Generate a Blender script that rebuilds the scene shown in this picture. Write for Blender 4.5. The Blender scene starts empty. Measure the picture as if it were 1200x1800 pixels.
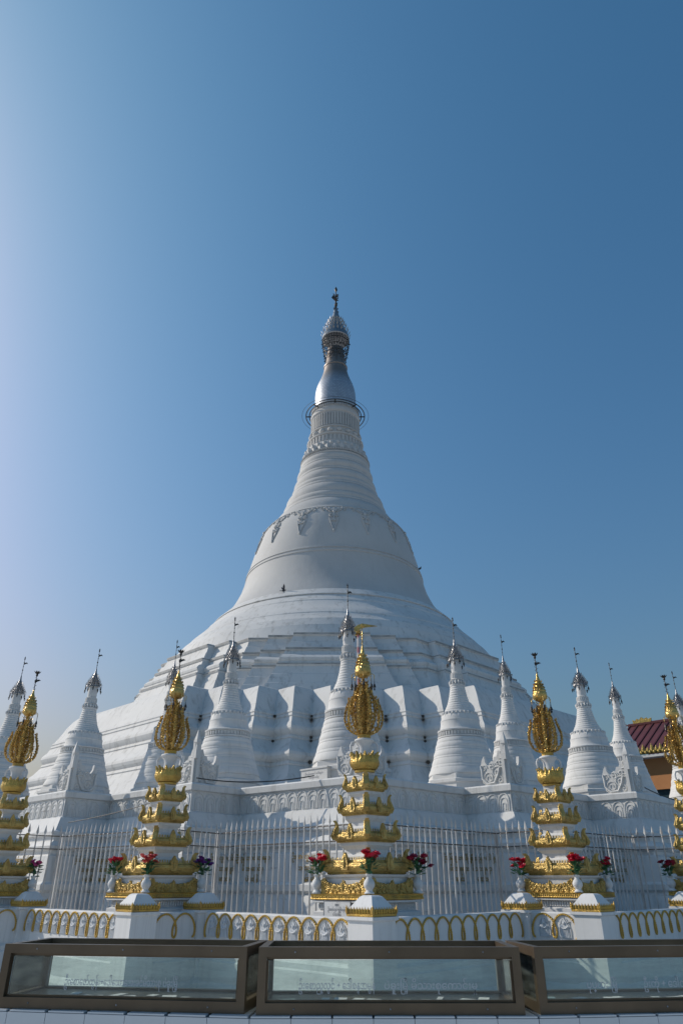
import bpy, math, random
from mathutils import Vector, Matrix, Quaternion
R_ = math.radians
rnd = random.Random(7)
scene = bpy.context.scene
COL = scene.collection

# ------------------------------------------------------------------ camera, sky, sun, exposure
cam_d = bpy.data.cameras.new('camera'); cam = bpy.data.objects.new('camera', cam_d); COL.objects.link(cam)
cam.location = (0, 0, 1.6); cam.rotation_euler = (R_(90 + 27.93), 0, 0)
cam_d.sensor_width = 36; cam_d.lens = 36 * 1226 / 1800.0
cam_d.clip_start = .1; cam_d.clip_end = 5000
scene.camera = cam
SUN_EL, SUN_AZ = 32.0, -71.0
world = bpy.data.worlds.new('World'); scene.world = world; world.use_nodes = True
wn = world.node_tree
sky = wn.nodes.new('ShaderNodeTexSky'); sky.sky_type = 'NISHITA'; sky.sun_disc = False
sky.sun_elevation = R_(SUN_EL); sky.sun_rotation = R_(SUN_AZ)
sky.air_density = 1.8; sky.dust_density = 3.5; sky.ozone_density = 1.0
# colour grade of the sky: per channel power and gain, so that its blues deepen away from the sun as in the photograph
sep = wn.nodes.new('ShaderNodeSeparateColor'); com = wn.nodes.new('ShaderNodeCombineColor'); wn.links.new(sky.outputs[0], sep.inputs[0])
wt = wn.nodes.new('ShaderNodeTexCoord'); wz = wn.nodes.new('ShaderNodeSeparateXYZ'); wn.links.new(wt.outputs['Generated'], wz.inputs[0])
for k, (gm, gn) in enumerate(((1.30, 0.67), (1.13, 0.92), (1.06, 1.20))):
    m0 = wn.nodes.new('ShaderNodeMath'); m0.operation = 'MULTIPLY'; m0.inputs[1].default_value = .1; wn.links.new(sep.outputs[k], m0.inputs[0])
    mc = wn.nodes.new('ShaderNodeMath'); mc.operation = 'SMOOTH_MIN'; mc.inputs[1].default_value = (.62, .72, .85)[k]; mc.inputs[2].default_value = .10; wn.links.new(m0.outputs[0], mc.inputs[0]); m0 = mc
    m1 = wn.nodes.new('ShaderNodeMath'); m1.operation = 'POWER'; m1.inputs[1].default_value = gm; wn.links.new(m0.outputs[0], m1.inputs[0])
    m2 = wn.nodes.new('ShaderNodeMath'); m2.operation = 'MULTIPLY'; m2.inputs[1].default_value = gn * 10; wn.links.new(m1.outputs[0], m2.inputs[0])
    if k == 0:      # the reds climb faster towards the bright side
        m3 = wn.nodes.new('ShaderNodeMath'); m3.operation = 'POWER'; m3.inputs[1].default_value = 4.0; wn.links.new(m0.outputs[0], m3.inputs[0])
        m4 = wn.nodes.new('ShaderNodeMath'); m4.operation = 'MULTIPLY_ADD'; m4.inputs[1].default_value = 6.2; wn.links.new(m3.outputs[0], m4.inputs[0]); wn.links.new(m2.outputs[0], m4.inputs[2]); m2 = m4
    # a little greyer towards the horizon, a little greener blue overhead (by height in the sky)
    if k < 2:
        mr = wn.nodes.new('ShaderNodeMapRange'); mr.inputs['From Min'].default_value = .2; mr.inputs['From Max'].default_value = .85
        mr.inputs['To Min'].default_value = (1.08, .945)[k]; mr.inputs['To Max'].default_value = (1.02, 1.065)[k]; wn.links.new(wz.outputs[2], mr.inputs[0])
        m5 = wn.nodes.new('ShaderNodeMath'); m5.operation = 'MULTIPLY'; wn.links.new(m2.outputs[0], m5.inputs[0]); wn.links.new(mr.outputs[0], m5.inputs[1]); m2 = m5
    wn.links.new(m2.outputs[0], com.inputs[k])
wn.links.new(com.outputs[0], wn.nodes['Background'].inputs[0])
wn.nodes['Background'].inputs[1].default_value = .10
sl = bpy.data.lights.new('sun', 'SUN'); sl.energy = 3.4; sl.angle = R_(.5); sl.color = (1, .91, .78)
so = bpy.data.objects.new('sun', sl); COL.objects.link(so)
sdir = Vector((math.sin(R_(SUN_AZ)) * math.cos(R_(SUN_EL)), math.cos(R_(SUN_AZ)) * math.cos(R_(SUN_EL)), math.sin(R_(SUN_EL))))
so.rotation_euler = (-sdir).to_track_quat('-Z', 'Y').to_euler()
so.location = (-20, 5, 30)
vs = scene.view_settings
vs.view_transform = 'Standard'; vs.look = 'None'; vs.gamma = 1; vs.use_curve_mapping = False
vs.exposure = 0.0
scene.cycles.max_bounces = 8; scene.cycles.transparent_max_bounces = 12

# ------------------------------------------------------------------ mesh helpers
class MB:
    def __init__(s): s.v = []; s.f = []
    def add(s, v, f):
        b = len(s.v); s.v += [tuple(p) for p in v]; s.f += [tuple(i + b for i in q) for q in f]
    def box(s, c, d, rot=0.0):
        x, y, z = d[0] / 2, d[1] / 2, d[2] / 2; cs, sn = math.cos(rot), math.sin(rot)
        v = []
        for k in (-z, z):
            for i, j in ((-x, -y), (x, -y), (x, y), (-x, y)):
                v.append((c[0] + i * cs - j * sn, c[1] + i * sn + j * cs, c[2] + k))
        s.add(v, [(0, 3, 2, 1), (4, 5, 6, 7), (0, 1, 5, 4), (1, 2, 6, 5), (2, 3, 7, 6), (3, 0, 4, 7)])
    def rings(s, rs, closed=True, cap0=False, cap1=False):
        n = len(rs[0]); v = [p for r in rs for p in r]; f = []
        for i in range(len(rs) - 1):
            for j in range(n if closed else n - 1):
                k = (j + 1) % n
                f.append((i * n + j, i * n + k, (i + 1) * n + k, (i + 1) * n + j))
        if cap0: f.append(tuple(range(n - 1, -1, -1)))
        if cap1: f.append(tuple((len(rs) - 1) * n + j for j in range(n)))
        s.add(v, f)
    def lathe(s, prof, n=32, ph=0.0, c=(0, 0, 0), cap0=True, cap1=True):
        rs = [[(c[0] + r * math.cos(ph + 2 * math.pi * j / n), c[1] + r * math.sin(ph + 2 * math.pi * j / n), c[2] + z) for j in range(n)] for r, z in prof]
        s.rings(rs, True, cap0, cap1)
    def tube(s, path, r, n=6, closed=False):
        P = [Vector(p) for p in path]; m = len(P); rs = []; up = None
        for i in range(m):
            a = P[i - 1] if (i > 0 or closed) else P[i]; b = P[(i + 1) % m] if (i < m - 1 or closed) else P[i]
            t = (b - a)
            if t.length < 1e-9: t = Vector((0, 0, 1))
            t.normalize()
            if up is None:
                up = t.orthogonal().normalized()
            else:
                up = up - t * up.dot(t)
                if up.length < 1e-6: up = t.orthogonal()
                up.normalize()
            w = t.cross(up); rr = r[i] if isinstance(r, (list, tuple)) else r
            rs.append([tuple(P[i] + up * (rr * math.cos(2 * math.pi * j / n)) + w * (rr * math.sin(2 * math.pi * j / n))) for j in range(n)])
        if closed: rs.append(rs[0])
        s.rings(rs, True, not closed, not closed)
    def plate(s, poly, fn, th):
        n = len(poly)
        v = [fn(a, b, 0) for a, b in poly] + [fn(a, b, th) for a, b in poly]
        f = [tuple(range(n - 1, -1, -1)), tuple(range(n, 2 * n))] + [(i, (i + 1) % n, n + (i + 1) % n, n + i) for i in range(n)]
        s.add(v, f)
    def blob(s, c, rx, ry=None, rz=None, n=8, m=5):
        ry = ry or rx; rz = rz or rx; rs = []
        for i in range(m + 1):
            a = -math.pi / 2 + math.pi * (i if 0 < i < m else (i + (.08 if i == 0 else -.08))) / m
            rs.append([(c[0] + rx * math.cos(a) * math.cos(2 * math.pi * j / n), c[1] + ry * math.cos(a) * math.sin(2 * math.pi * j / n), c[2] + rz * math.sin(a)) for j in range(n)])
        s.rings(rs, True, True, True)
    def leaf(s, c, L, W, T, d, side):
        d = Vector(d).normalized(); side = Vector(side); side = (side - d * side.dot(d))
        side = side.normalized() if side.length > 1e-6 else d.orthogonal().normalized()
        nrm = d.cross(side); c = Vector(c)
        v = [c, c + d * L, c + d * L * .42 + side * W, c + d * L * .42 - side * W, c + d * L * .42 + nrm * T, c + d * L * .42 - nrm * T]
        s.add([tuple(p) for p in v], [(0, 4, 2), (0, 3, 4), (0, 5, 3), (0, 2, 5), (1, 2, 4), (1, 4, 3), (1, 3, 5), (1, 5, 2)])
    def build(s, name, mat, parent=None, smooth=35):
        me = bpy.data.meshes.new(name); me.from_pydata(s.v, [], s.f); me.validate()
        import bmesh
        bm = bmesh.new(); bm.from_mesh(me); bmesh.ops.recalc_face_normals(bm, faces=bm.faces); bm.to_mesh(me); bm.free()
        if smooth:
            me.polygons.foreach_set('use_smooth', [True] * len(me.polygons)); me.set_sharp_from_angle(angle=R_(smooth))
        me.materials.append(mat)
        o = bpy.data.objects.new(name, me); COL.objects.link(o)
        if parent: o.parent = parent
        return o

def tag(o, label=None, cat=None, group=None, kind=None):
    if label: o['label'] = label
    if cat: o['category'] = cat
    if group: o['group'] = group
    if kind: o['kind'] = kind
    return o
def thing(name, label, cat, loc=(0, 0, 0), rz=0.0, group=None):
    o = bpy.data.objects.new(name, None); COL.objects.link(o); o.location = loc; o.rotation_euler = (0, 0, rz)
    o.empty_display_size = .2
    return tag(o, label, cat, group, 'thing')
def copy_tree(o, parent=None):
    c = o.copy(); COL.objects.link(c)
    if parent: c.parent = parent
    for ch in list(o.children): copy_tree(ch, c)
    return c
def copies(o, mats, parent):
    """copies of a part at the given local matrices; the source takes the first"""
    for i, m in enumerate(mats):
        c = o if i == 0 else copy_tree(o, parent)
        c.matrix_local = m
def rotz_mats(n, ph=0.0): return [Matrix.Rotation(ph + 2 * math.pi * i / n, 4, 'Z') for i in range(n)]
def lerp(tab, x):
    if x <= tab[0][0]: return tab[0][1]
    for (a, b), (c, d) in zip(tab, tab[1:]):
        if x <= c: return b + (d - b) * (x - a) / (c - a)
    return tab[-1][1]
def rolls(tab, z0, z1, n, amp, seg=5, groove=.25):
    """stack of rounded mouldings between two heights along a radius table -> [(r,z)]"""
    out = []
    for i in range(n):
        a = z0 + (z1 - z0) * i / n; b = z0 + (z1 - z0) * (i + 1) / n
        for k in range(seg + 1):
            t = k / seg; z = a + (b - a) * (t * (1 - .12) + .06)
            out.append((lerp(tab, z) + amp * (math.sin(math.pi * t) - groove), z))
    return out

# ------------------------------------------------------------------ materials
def new_mat(name):
    m = bpy.data.materials.new(name); m.use_nodes = True
    return m, m.node_tree, m.node_tree.nodes['Principled BSDF']
def N(nt, t, **kw):
    n = nt.nodes.new(t)
    for k, v in kw.items():
        if k in n.inputs: n.inputs[k].default_value = v
        else: setattr(n, k, v)
    return n
def mapped(nt, scale, coord='pos'):
    if coord == 'pos':
        g = nt.nodes.new('ShaderNodeNewGeometry'); src = g.outputs['Position']
    else:
        g = nt.nodes.new('ShaderNodeTexCoord'); src = g.outputs['Object']
    mp = nt.nodes.new('ShaderNodeMapping'); mp.inputs['Scale'].default_value = scale
    nt.links.new(src, mp.inputs['Vector']); return mp.outputs['Vector']
def ramp(nt, fac, stops):
    r = nt.nodes.new('ShaderNodeValToRGB'); e = r.color_ramp.elements
    while len(e) < len(stops): e.new(.5)
    for i, (p, c) in enumerate(stops):
        e[i].position = p; e[i].color = c if len(c) == 4 else (*c, 1)
    nt.links.new(fac, r.inputs[0]); return r.outputs[0]
def mix(nt, fac, a, b):
    m = nt.nodes.new('ShaderNodeMix'); m.data_type = 'RGBA'
    for s, i in ((fac, 0), (a, 6), (b, 7)):
        if hasattr(s, 'links'): nt.links.new(s, m.inputs[i])
        else: m.inputs[i].default_value = s if i == 0 else (*s, 1)
    return m.outputs[2]
def noise(nt, vec, scale, detail=4, rough=.55):
    n = N(nt, 'ShaderNodeTexNoise', Scale=scale, Detail=detail, Roughness=rough); nt.links.new(vec, n.inputs['Vector']); return n.outputs['Fac']
def bump(nt, bsdf, h, strength, dist):
    b = N(nt, 'ShaderNodeBump', Strength=strength, Distance=dist); nt.links.new(h, b.inputs['Height']); nt.links.new(b.outputs[0], bsdf.inputs['Normal'])

def plaster(name, col, col2, grime=.5, gscale=1.0, mildew=.6, bmp=.02):
    m, nt, b = new_mat(name)
    base = mix(nt, ramp(nt, noise(nt, mapped(nt, (1, 1, 1)), .8 * gscale, 6), [(.35, (0, 0, 0)), (.7, (1, 1, 1))]), col, col2)
    # run-off streaks: noise drawn out vertically
    st = ramp(nt, noise(nt, mapped(nt, (4.2 * gscale, 4.2 * gscale, .20 * gscale)), 1.6, 7, .68), [(.52, (0, 0, 0)), (.76, (1, 1, 1))])
    k = N(nt, 'ShaderNodeMath', operation='MULTIPLY'); nt.links.new(st, k.inputs[0]); k.inputs[1].default_value = grime
    base = mix(nt, k.outputs[0], base, (.30, .29, .27))
    # mildew blotches drawn out sideways
    ml = ramp(nt, noise(nt, mapped(nt, (.9 * gscale, .9 * gscale, 5.5 * gscale)), 1.3, 8, .7), [(.63, (0, 0, 0)), (.74, (1, 1, 1))])
    k2 = N(nt, 'ShaderNodeMath', operation='MULTIPLY'); nt.links.new(ml, k2.inputs[0]); k2.inputs[1].default_value = mildew
    base = mix(nt, k2.outputs[0], base, (.16, .16, .15))
    nt.links.new(base, b.inputs['Base Color']); b.inputs['Roughness'].default_value = .75
    hs = N(nt, 'ShaderNodeMath', operation='MULTIPLY_ADD'); nt.links.new(noise(nt, mapped(nt, (1, 1, 1)), 1.7 * gscale, 3, .5), hs.inputs[0]); hs.inputs[1].default_value = 2.2
    nt.links.new(noise(nt, mapped(nt, (1, 1, 1)), 9 * gscale, 6, .6), hs.inputs[2])
    bump(nt, b, hs.outputs[0], .35, bmp)
    return m
def simple(name, col, rough=.6, metal=0.0, var=.25, nscale=8, bmp=0.0, col2=None):
    m, nt, b = new_mat(name)
    c2 = col2 or tuple(x * (1 - var) for x in col)
    c = mix(nt, ramp(nt, noise(nt, mapped(nt, (1, 1, 1)), nscale, 5), [(.35, (0, 0, 0)), (.68, (1, 1, 1))]), col, c2)
    nt.links.new(c, b.inputs['Base Color']); b.inputs['Roughness'].default_value = rough; b.inputs['Metallic'].default_value = metal
    if bmp: bump(nt, b, noise(nt, mapped(nt, (1, 1, 1)), nscale * 3, 4), .6, bmp)
    return m
def gold_mat(name, col, rough, vor=26, dist=.02, dark=(.30, .15, .03)):
    m, nt, b = new_mat(name); vec = mapped(nt, (1, 1, 1))
    v = N(nt, 'ShaderNodeTexVoronoi', Scale=vor); v.feature = 'SMOOTH_F1'; nt.links.new(vec, v.inputs['Vector'])
    wn_ = ramp(nt, noise(nt, vec, 5, 6, .65), [(.45, (0, 0, 0)), (.78, (1, 1, 1))])
    c = mix(nt, wn_, col, dark); nt.links.new(c, b.inputs['Base Color'])
    b.inputs['Metallic'].default_value = .62; b.inputs['Roughness'].default_value = rough
    bump(nt, b, v.outputs['Distance'], .9, dist); return m

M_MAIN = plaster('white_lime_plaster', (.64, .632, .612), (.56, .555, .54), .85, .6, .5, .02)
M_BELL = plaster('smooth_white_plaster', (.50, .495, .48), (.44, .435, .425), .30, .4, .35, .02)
M_STUPA = plaster('painted_stupa_white', (.65, .643, .625), (.57, .565, .55), .40, 1.6, .35, .006)
M_TERR = plaster('terrace_white', (.69, .687, .675), (.60, .60, .59), .55, .9, .85, .01)
M_WHITE = plaster('fresh_white_paint', (.69, .69, .685), (.62, .62, .615), .35, 2.2, .15, .004)
M_RELIEF = simple('relief_white', (.58, .60, .62), .7, 0, .12, 14, .004)
M_GOLD = gold_mat('gold_leaf', (.57, .405, .135), .42, 75, .013, (.24, .15, .045))
M_GOLDSM = gold_mat('gold_smooth', (.56, .38, .10), .42, 50, .010, (.26, .15, .04))
M_GOLDOLD = gold_mat('gold_paint_aged', (.56, .36, .08), .50, 70, .008, (.30, .20, .08))
M_FRET = gold_mat('dull_fretwork_gold', (.36, .27, .08), .6, 20, .02, (.15, .12, .05))
M_CAGE = gold_mat('gilded_openwork', (.62, .42, .13), .30, 40, .012, (.22, .12, .035))
M_SILVER = simple('silver_metal', (.42, .42, .43), .36, .85, .75, 26, .006)
M_DARK = simple('dark_tarnished_metal', (.07, .065, .06), .5, .6, .4, 20)
M_BAR = simple('weathered_iron_bar', (.68, .68, .67), .5, 0, .3, 4, 0, (.46, .44, .42))
M_RUST = simple('rusty_iron', (.12, .10, .085), .7, .2, .4, 6)
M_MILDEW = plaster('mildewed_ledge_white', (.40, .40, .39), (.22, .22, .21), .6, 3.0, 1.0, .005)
M_BRONZE = simple('bronze_anodised_frame', (.165, .122, .082), .38, .55, .3, 3, .001)
M_GOLDTXT = simple('gilt_letter', (.46, .31, .10), .5, .3, .3, 20)
M_GREYTXT = simple('grey_letter', (.30, .30, .31), .7)
M_ETCH = simple('etched_letter', (.52, .54, .56), .9, 0, .1)
M_ROOF = simple('maroon_metal_roof', (.13, .035, .038), .55, .1, .3, .6)
M_ORANGE = simple('orange_painted_wall', (.58, .25, .09), .7, 0, .15, .7)
M_DKGLASS = simple('dark_window_glass', (.05, .09, .10), .15)
M_STEM = simple('leaf_green', (.06, .19, .08), .5, 0, .5, 40)
M_RED = simple('red_petal', (.72, .015, .05), .5, 0, .35, 60)
M_DKRED = simple('dark_red_petal', (.36, .010, .05), .5, 0, .4, 60)
M_CORAL = simple('coral_petal', (.80, .10, .09), .5, 0, .4, 60)
M_PINK = simple('pink_petal', (.75, .10, .32), .5, 0, .35, 60)
M_PURPLE = simple('purple_petal', (.24, .05, .30), .5, 0, .35, 60)
M_STRIPE = None
M_BIRD = simple('dark_bird_feather', (.05, .05, .06), .7)
M_CABLE = simple('black_cable', (.03, .03, .03), .6)
M_GROUND = simple('pale_paving', (.66, .65, .62), .7, 0, .2, .7)
M_PALE = simple('pale_strip', (.70, .69, .64), .8, 0, .3, 20)
M_CASEIN = simple('case_floor_dark', (.06, .055, .05), .3, .2)
# silver-foil bud: rows of riveted plates, tarnished brown towards the top by patches
m, nt, b = new_mat('riveted_sheet_metal')
br = N(nt, 'ShaderNodeTexBrick', Scale=1.0); br.inputs['Mortar Size'].default_value = .012; br.inputs['Brick Width'].default_value = .16; br.inputs['Row Height'].default_value = .13
br.inputs['Color1'].default_value = (.46, .48, .51, 1); br.inputs['Color2'].default_value = (.36, .38, .42, 1); br.inputs['Mortar'].default_value = (.30, .31, .33, 1)
tc = nt.nodes.new('ShaderNodeTexCoord'); sx = nt.nodes.new('ShaderNodeSeparateXYZ'); nt.links.new(tc.outputs['Object'], sx.inputs[0])
at = N(nt, 'ShaderNodeMath', operation='ARCTAN2'); nt.links.new(sx.outputs[1], at.inputs[0]); nt.links.new(sx.outputs[0], at.inputs[1])
cx = nt.nodes.new('ShaderNodeCombineXYZ'); nt.links.new(at.outputs[0], cx.inputs[0]); nt.links.new(sx.outputs[2], cx.inputs[1]); nt.links.new(cx.outputs[0], br.inputs['Vector'])
rz = ramp(nt, noise(nt, mapped(nt, (1, 1, .6)), .9, 5), [(.40, (0, 0, 0)), (.62, (1, 1, 1))])
zz = N(nt, 'ShaderNodeMapRange'); zz.inputs['From Min'].default_value = 31.9; zz.inputs['From Max'].default_value = 33.0; nt.links.new(sx.outputs[2], zz.inputs[0])
mm = N(nt, 'ShaderNodeMath', operation='MULTIPLY'); nt.links.new(zz.outputs[0], mm.inputs[0]); mm.inputs[1].default_value = .85
nt.links.new(mix(nt, mm.outputs[0], br.outputs[0], (.20, .16, .13)), b.inputs['Base Color'])
b.inputs['Metallic'].default_value = .8; b.inputs['Roughness'].default_value = .5
bump(nt, b, br.outputs['Fac'], -.4, .02)
M_BUD = m
# striped pole
m, nt, b = new_mat('red_white_stripe')
wv = N(nt, 'ShaderNodeTexWave', Scale=.9); wv.bands_direction = 'Z'; nt.links.new(mapped(nt, (1, 1, 1)), wv.inputs['Vector'])
nt.links.new(ramp(nt, wv.outputs['Fac'], [(.50, (.66, .60, .56)), (.85, (.50, .16, .17))]), b.inputs['Base Color']); M_STRIPE = m
# window glass: see-through with a real fresnel reflection
m, nt, b = new_mat('case_glass'); nt.nodes.remove(b)
out = nt.nodes['Material Output']; tr = N(nt, 'ShaderNodeBsdfTransparent'); tr.inputs[0].default_value = (.90, .955, .94, 1)
gl = N(nt, 'ShaderNodeBsdfGlossy', Roughness=.03); fr = N(nt, 'ShaderNodeFresnel', IOR=1.5); mxs = nt.nodes.new('ShaderNodeMixShader')
nt.links.new(fr.outputs[0], mxs.inputs[0]); nt.links.new(tr.outputs[0], mxs.inputs[1]); nt.links.new(gl.outputs[0], mxs.inputs[2])
df = N(nt, 'ShaderNodeBsdfDiffuse'); df.inputs[0].default_value = (.5, .5, .48, 1); mx2 = nt.nodes.new('ShaderNodeMixShader')
sm = ramp(nt, noise(nt, mapped(nt, (1.2, 1.2, 5)), 4.5, 8, .7), [(.42, (.015, .015, .015)), (.8, (.13, .13, .13))])
nt.links.new(sm, mx2.inputs[0]); nt.links.new(mxs.outputs[0], mx2.inputs[1]); nt.links.new(df.outputs[0], mx2.inputs[2]); nt.links.new(mx2.outputs[0], out.inputs[0])
M_GLASS = m
# glazed white tile
M_TILE = simple('glazed_white_tile', (.66, .68, .70), .25, 0, .06, 2)
M_GROUT = simple('grey_grout', (.20, .20, .20), .9)

# ------------------------------------------------------------------ writing
_tc = {}
def text_mesh(body, extrude=.02):
    key = (body, extrude)
    if key in _tc: return _tc[key]
    c = bpy.data.curves.new('t', 'FONT'); c.body = body; c.size = 1.0; c.extrude = extrude; c.resolution_u = 2; c.align_x = 'CENTER'
    c.offset = .004
    o = bpy.data.objects.new('t', c); COL.objects.link(o)
    me = bpy.data.meshes.new_from_object(o.evaluated_get(bpy.context.evaluated_depsgraph_get()))
    r = ([tuple(v.co) for v in me.vertices], [tuple(p.vertices) for p in me.polygons])
    bpy.data.objects.remove(o); bpy.data.curves.remove(c); bpy.data.meshes.remove(me)
    _tc[key] = r; return r
def put_text(mb, body, fn, height, width=None, extrude=.02):
    """fn(a,b,off)->point; the line is centred on a=0, baseline b=0; width squeezes the line"""
    v, f = text_mesh(body, extrude)
    if not v: return
    w = max(p[0] for p in v) - min(p[0] for p in v); sx = height if width is None else width / w
    mb.add([fn(p[0] * sx, p[1] * height, p[2] * height) for p in v], f)
NAMES = ['ဦးေစာလွင်+ေဒါ်ခင်မွန်', 'ဦးထွန်းေအာင်+ေဒါ်စန္ဒာ', 'ဦးေမာင်လွင်+ေဒါ်သန်းရီ', 'ဦးသိန်းထွန်း+ေဒါ်ြမမွန်', 'ဦးေကျာ်ထွန်း+ေဒါ်နုနု']
SUBS = ['မိသားစုေကာင်းမှု', 'သမီးသားမိသားစု', 'မိသားစုများ']
TOWN = ['ပဲခူးြမို့', 'ရန်ကုန်ြမို့', 'ေကာင်းမှု']

# ------------------------------------------------------------------ ground
g = MB(); g.box((0, 150, -.5), (1600, 1600, 1.0)); tag(g.build('ground', M_GROUND, None, 0), 'pale paved temple court', None, None, 'structure')

# ------------------------------------------------------------------ the great stupa
XC, DC = -.42, 39.0
main = thing('great_stupa', 'huge white bell-shaped stupa with metal crown towering behind the small stupas', 'stupa', (XC, DC, 0))
A_ = 5.55
def zig_ring(R, z, n=9):
    pts = []; s = 2 * A_ / (n - 1)
    for q in range(4):
        loc = []
        for i in range(n):
            loc.append((-A_ + i * s, -R))
            if i < n - 1: loc.append((-A_ + (i + .5) * s, -R + s / 2))
        c, sn = math.cos(q * math.pi / 2), math.sin(q * math.pi / 2)
        pts += [(x * c - y * sn, x * sn + y * c, z) for x, y in loc]
    return pts
TA = [(3.43, 15.0), (4.2, 14.62), (4.6, 14.27), (5.0, 13.90), (5.14, 13.80), (5.16, 13.76), (5.20, 13.80), (5.30, 13.74), (5.32, 13.70), (5.36, 13.74), (5.42, 13.82), (5.52, 13.87), (5.62, 13.84), (5.72, 13.72), (5.85, 13.52), (6.08, 13.30), (6.12, 13.25), (6.15, 13.21), (6.19, 13.25), (6.27, 13.21), (6.29, 13.17), (6.33, 13.20), (6.40, 13.27), (6.50, 13.31), (6.60, 13.28), (6.70, 13.18), (6.80, 13.06), (6.95, 12.97), (6.97, 12.93), (7.01, 12.97), (7.09, 12.93), (7.11, 12.89), (7.15, 12.92), (7.22, 12.88), (7.25, 12.82), (7.5, 12.62), (7.9, 12.36), (8.2, 12.1), (8.33, 11.93), (8.40, 11.68)]
mb = MB(); rs = [zig_ring(r, z) for z, r in TA]; rs.append(zig_ring(8.0, 8.405)); mb.rings(rs)
mb.build('redented_base', M_MAIN, main, 20)
def bay_ring(A, z, f0, f1, d=.38):
    pts = []; W = A * math.tan(math.pi / 8)
    loc = [(-W, A), (-f1 * W, A), (-f1 * W, A + d), (-f0 * W, A + d), (-f0 * W, A + 2 * d), (f0 * W, A + 2 * d), (f0 * W, A + d), (f1 * W, A + d), (f1 * W, A)]
    for q in range(8):
        a = -math.pi / 2 + q * math.pi / 4; c, sn = math.cos(a), math.sin(a)
        pts += [(n * c - t * sn, n * sn + t * c, z) for t, n in loc]
    return pts
TU = [(8.38, 10.35), (8.7, 10.19), (8.72, 10.15), (9.1, 9.97), (9.13, 9.93), (9.5, 9.76), (9.54, 9.80), (9.62, 9.80), (9.64, 9.70), (9.74, 9.68), (9.78, 9.71), (9.88, 9.72), (10.0, 9.60), (10.06, 9.50), (10.08, 9.42), (10.30, 9.30), (10.32, 9.36), (10.42, 9.36), (10.44, 9.24), (10.75, 9.06), (10.77, 9.02), (11.06, 8.90), (11.1, 8.96), (11.2, 8.96), (11.24, 8.84), (11.26, 8.4)]
def ff(z): t = (z - 8.4) / 2.86; return .64 - .20 * t, .87 - .12 * t
mb = MB(); mb.rings([bay_ring(r, z, *ff(z)) for z, r in TU]); mb.build('octagonal_terrace', M_MAIN, main, 20)
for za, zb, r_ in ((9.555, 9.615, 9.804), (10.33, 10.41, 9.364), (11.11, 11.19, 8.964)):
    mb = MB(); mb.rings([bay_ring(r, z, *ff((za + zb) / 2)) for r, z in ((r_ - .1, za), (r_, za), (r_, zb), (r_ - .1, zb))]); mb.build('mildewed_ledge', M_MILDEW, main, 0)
s_ = 2 * A_ / 8; sp0 = MB(); sp0.tube([(0, .05, 0), (0, -.13, -.02)], .06, 6); sp0 = sp0.build('drain_spout', M_DARK, main, 40); first_ = True
for z, r in ((7.10, 12.9), (6.95, 13.03), (6.28, 13.15), (6.14, 13.18), (5.35, 13.7)):
    for i in range(8):
        if rnd.random() < .6:
            c = sp0 if first_ else sp0.copy()
            if not first_: COL.objects.link(c)
            first_ = False; c.location = (-A_ + (i + .5) * s_, -r + s_ / 2, z); k_ = .7 + .5 * rnd.random(); c.scale = (k_, 1, k_)
# round foot, bell, ringed cone
foot = [(9.28, 11.2), (9.12, 11.5), (8.96, 11.85), (8.94, 11.86), (8.66, 12.25), (8.64, 12.26), (8.26, 12.65), (8.25, 12.69), (7.83, 13.1), (7.81, 13.11), (7.36, 13.6), (7.35, 13.64), (6.92, 14.07), (6.98, 14.09), (6.97, 14.12), (6.60, 14.47), (6.56, 14.51), (6.44, 14.53), (6.36, 14.56)]
mb = MB(); mb.lathe(foot, 128, 0, (0, 0, 0), False, False); mb.build('round_foot', M_MAIN, main, 25)
BELL = [(6.42, 14.54), (6.16, 14.92), (5.92, 15.28), (5.72, 15.7), (5.52, 16.15), (5.36, 16.7), (5.25, 17.2), (5.29, 17.23), (5.27, 17.33), (5.21, 17.36), (5.20, 17.42), (5.24, 17.44), (5.21, 17.54), (5.14, 17.58), (5.06, 18.0), (4.90, 18.6), (4.73, 19.2), (4.58, 19.7), (4.39, 20.1), (4.16, 20.42)]
BT = [(z, r) for r, z in BELL]
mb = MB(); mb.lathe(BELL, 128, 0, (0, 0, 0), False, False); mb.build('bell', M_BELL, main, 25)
CT = [(20.40, 4.14), (20.65, 3.92), (20.9, 3.72), (21.3, 3.46), (21.6, 3.31), (22.2, 3.10), (23.0, 2.79), (23.4, 2.65), (24.0, 2.47), (25.0, 2.29), (25.5, 2.19)]
cone = [(4.16, 20.40), (4.20, 20.44), (4.14, 20.52), (4.04, 20.54)]
zs = [20.54, 20.72, 21.55, 21.75, 22.15, 22.9, 23.1, 23.45, 24.1, 24.28, 24.85, 25.0, 25.45]
for a, c in zip(zs, zs[1:]):
    w = c - a; am = .10 if w > .5 else (.06 if w > .3 else .02)
    for t, e in ((.0, -.25), (.06, -.1), (.22, .55), (.45, .95), (.65, .9), (.85, .45), (.97, -.05), (1.0, -.25)):
        cone.append((lerp(CT, a + w * t) + e * am - .02, a + w * t))
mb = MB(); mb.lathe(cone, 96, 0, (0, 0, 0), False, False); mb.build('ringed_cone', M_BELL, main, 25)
LT = [(26.25, 2.0), (26.9, 1.86), (27.8, 1.62), (28.6, 1.48), (29.4, 1.44), (30.3, 1.40)]
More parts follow.
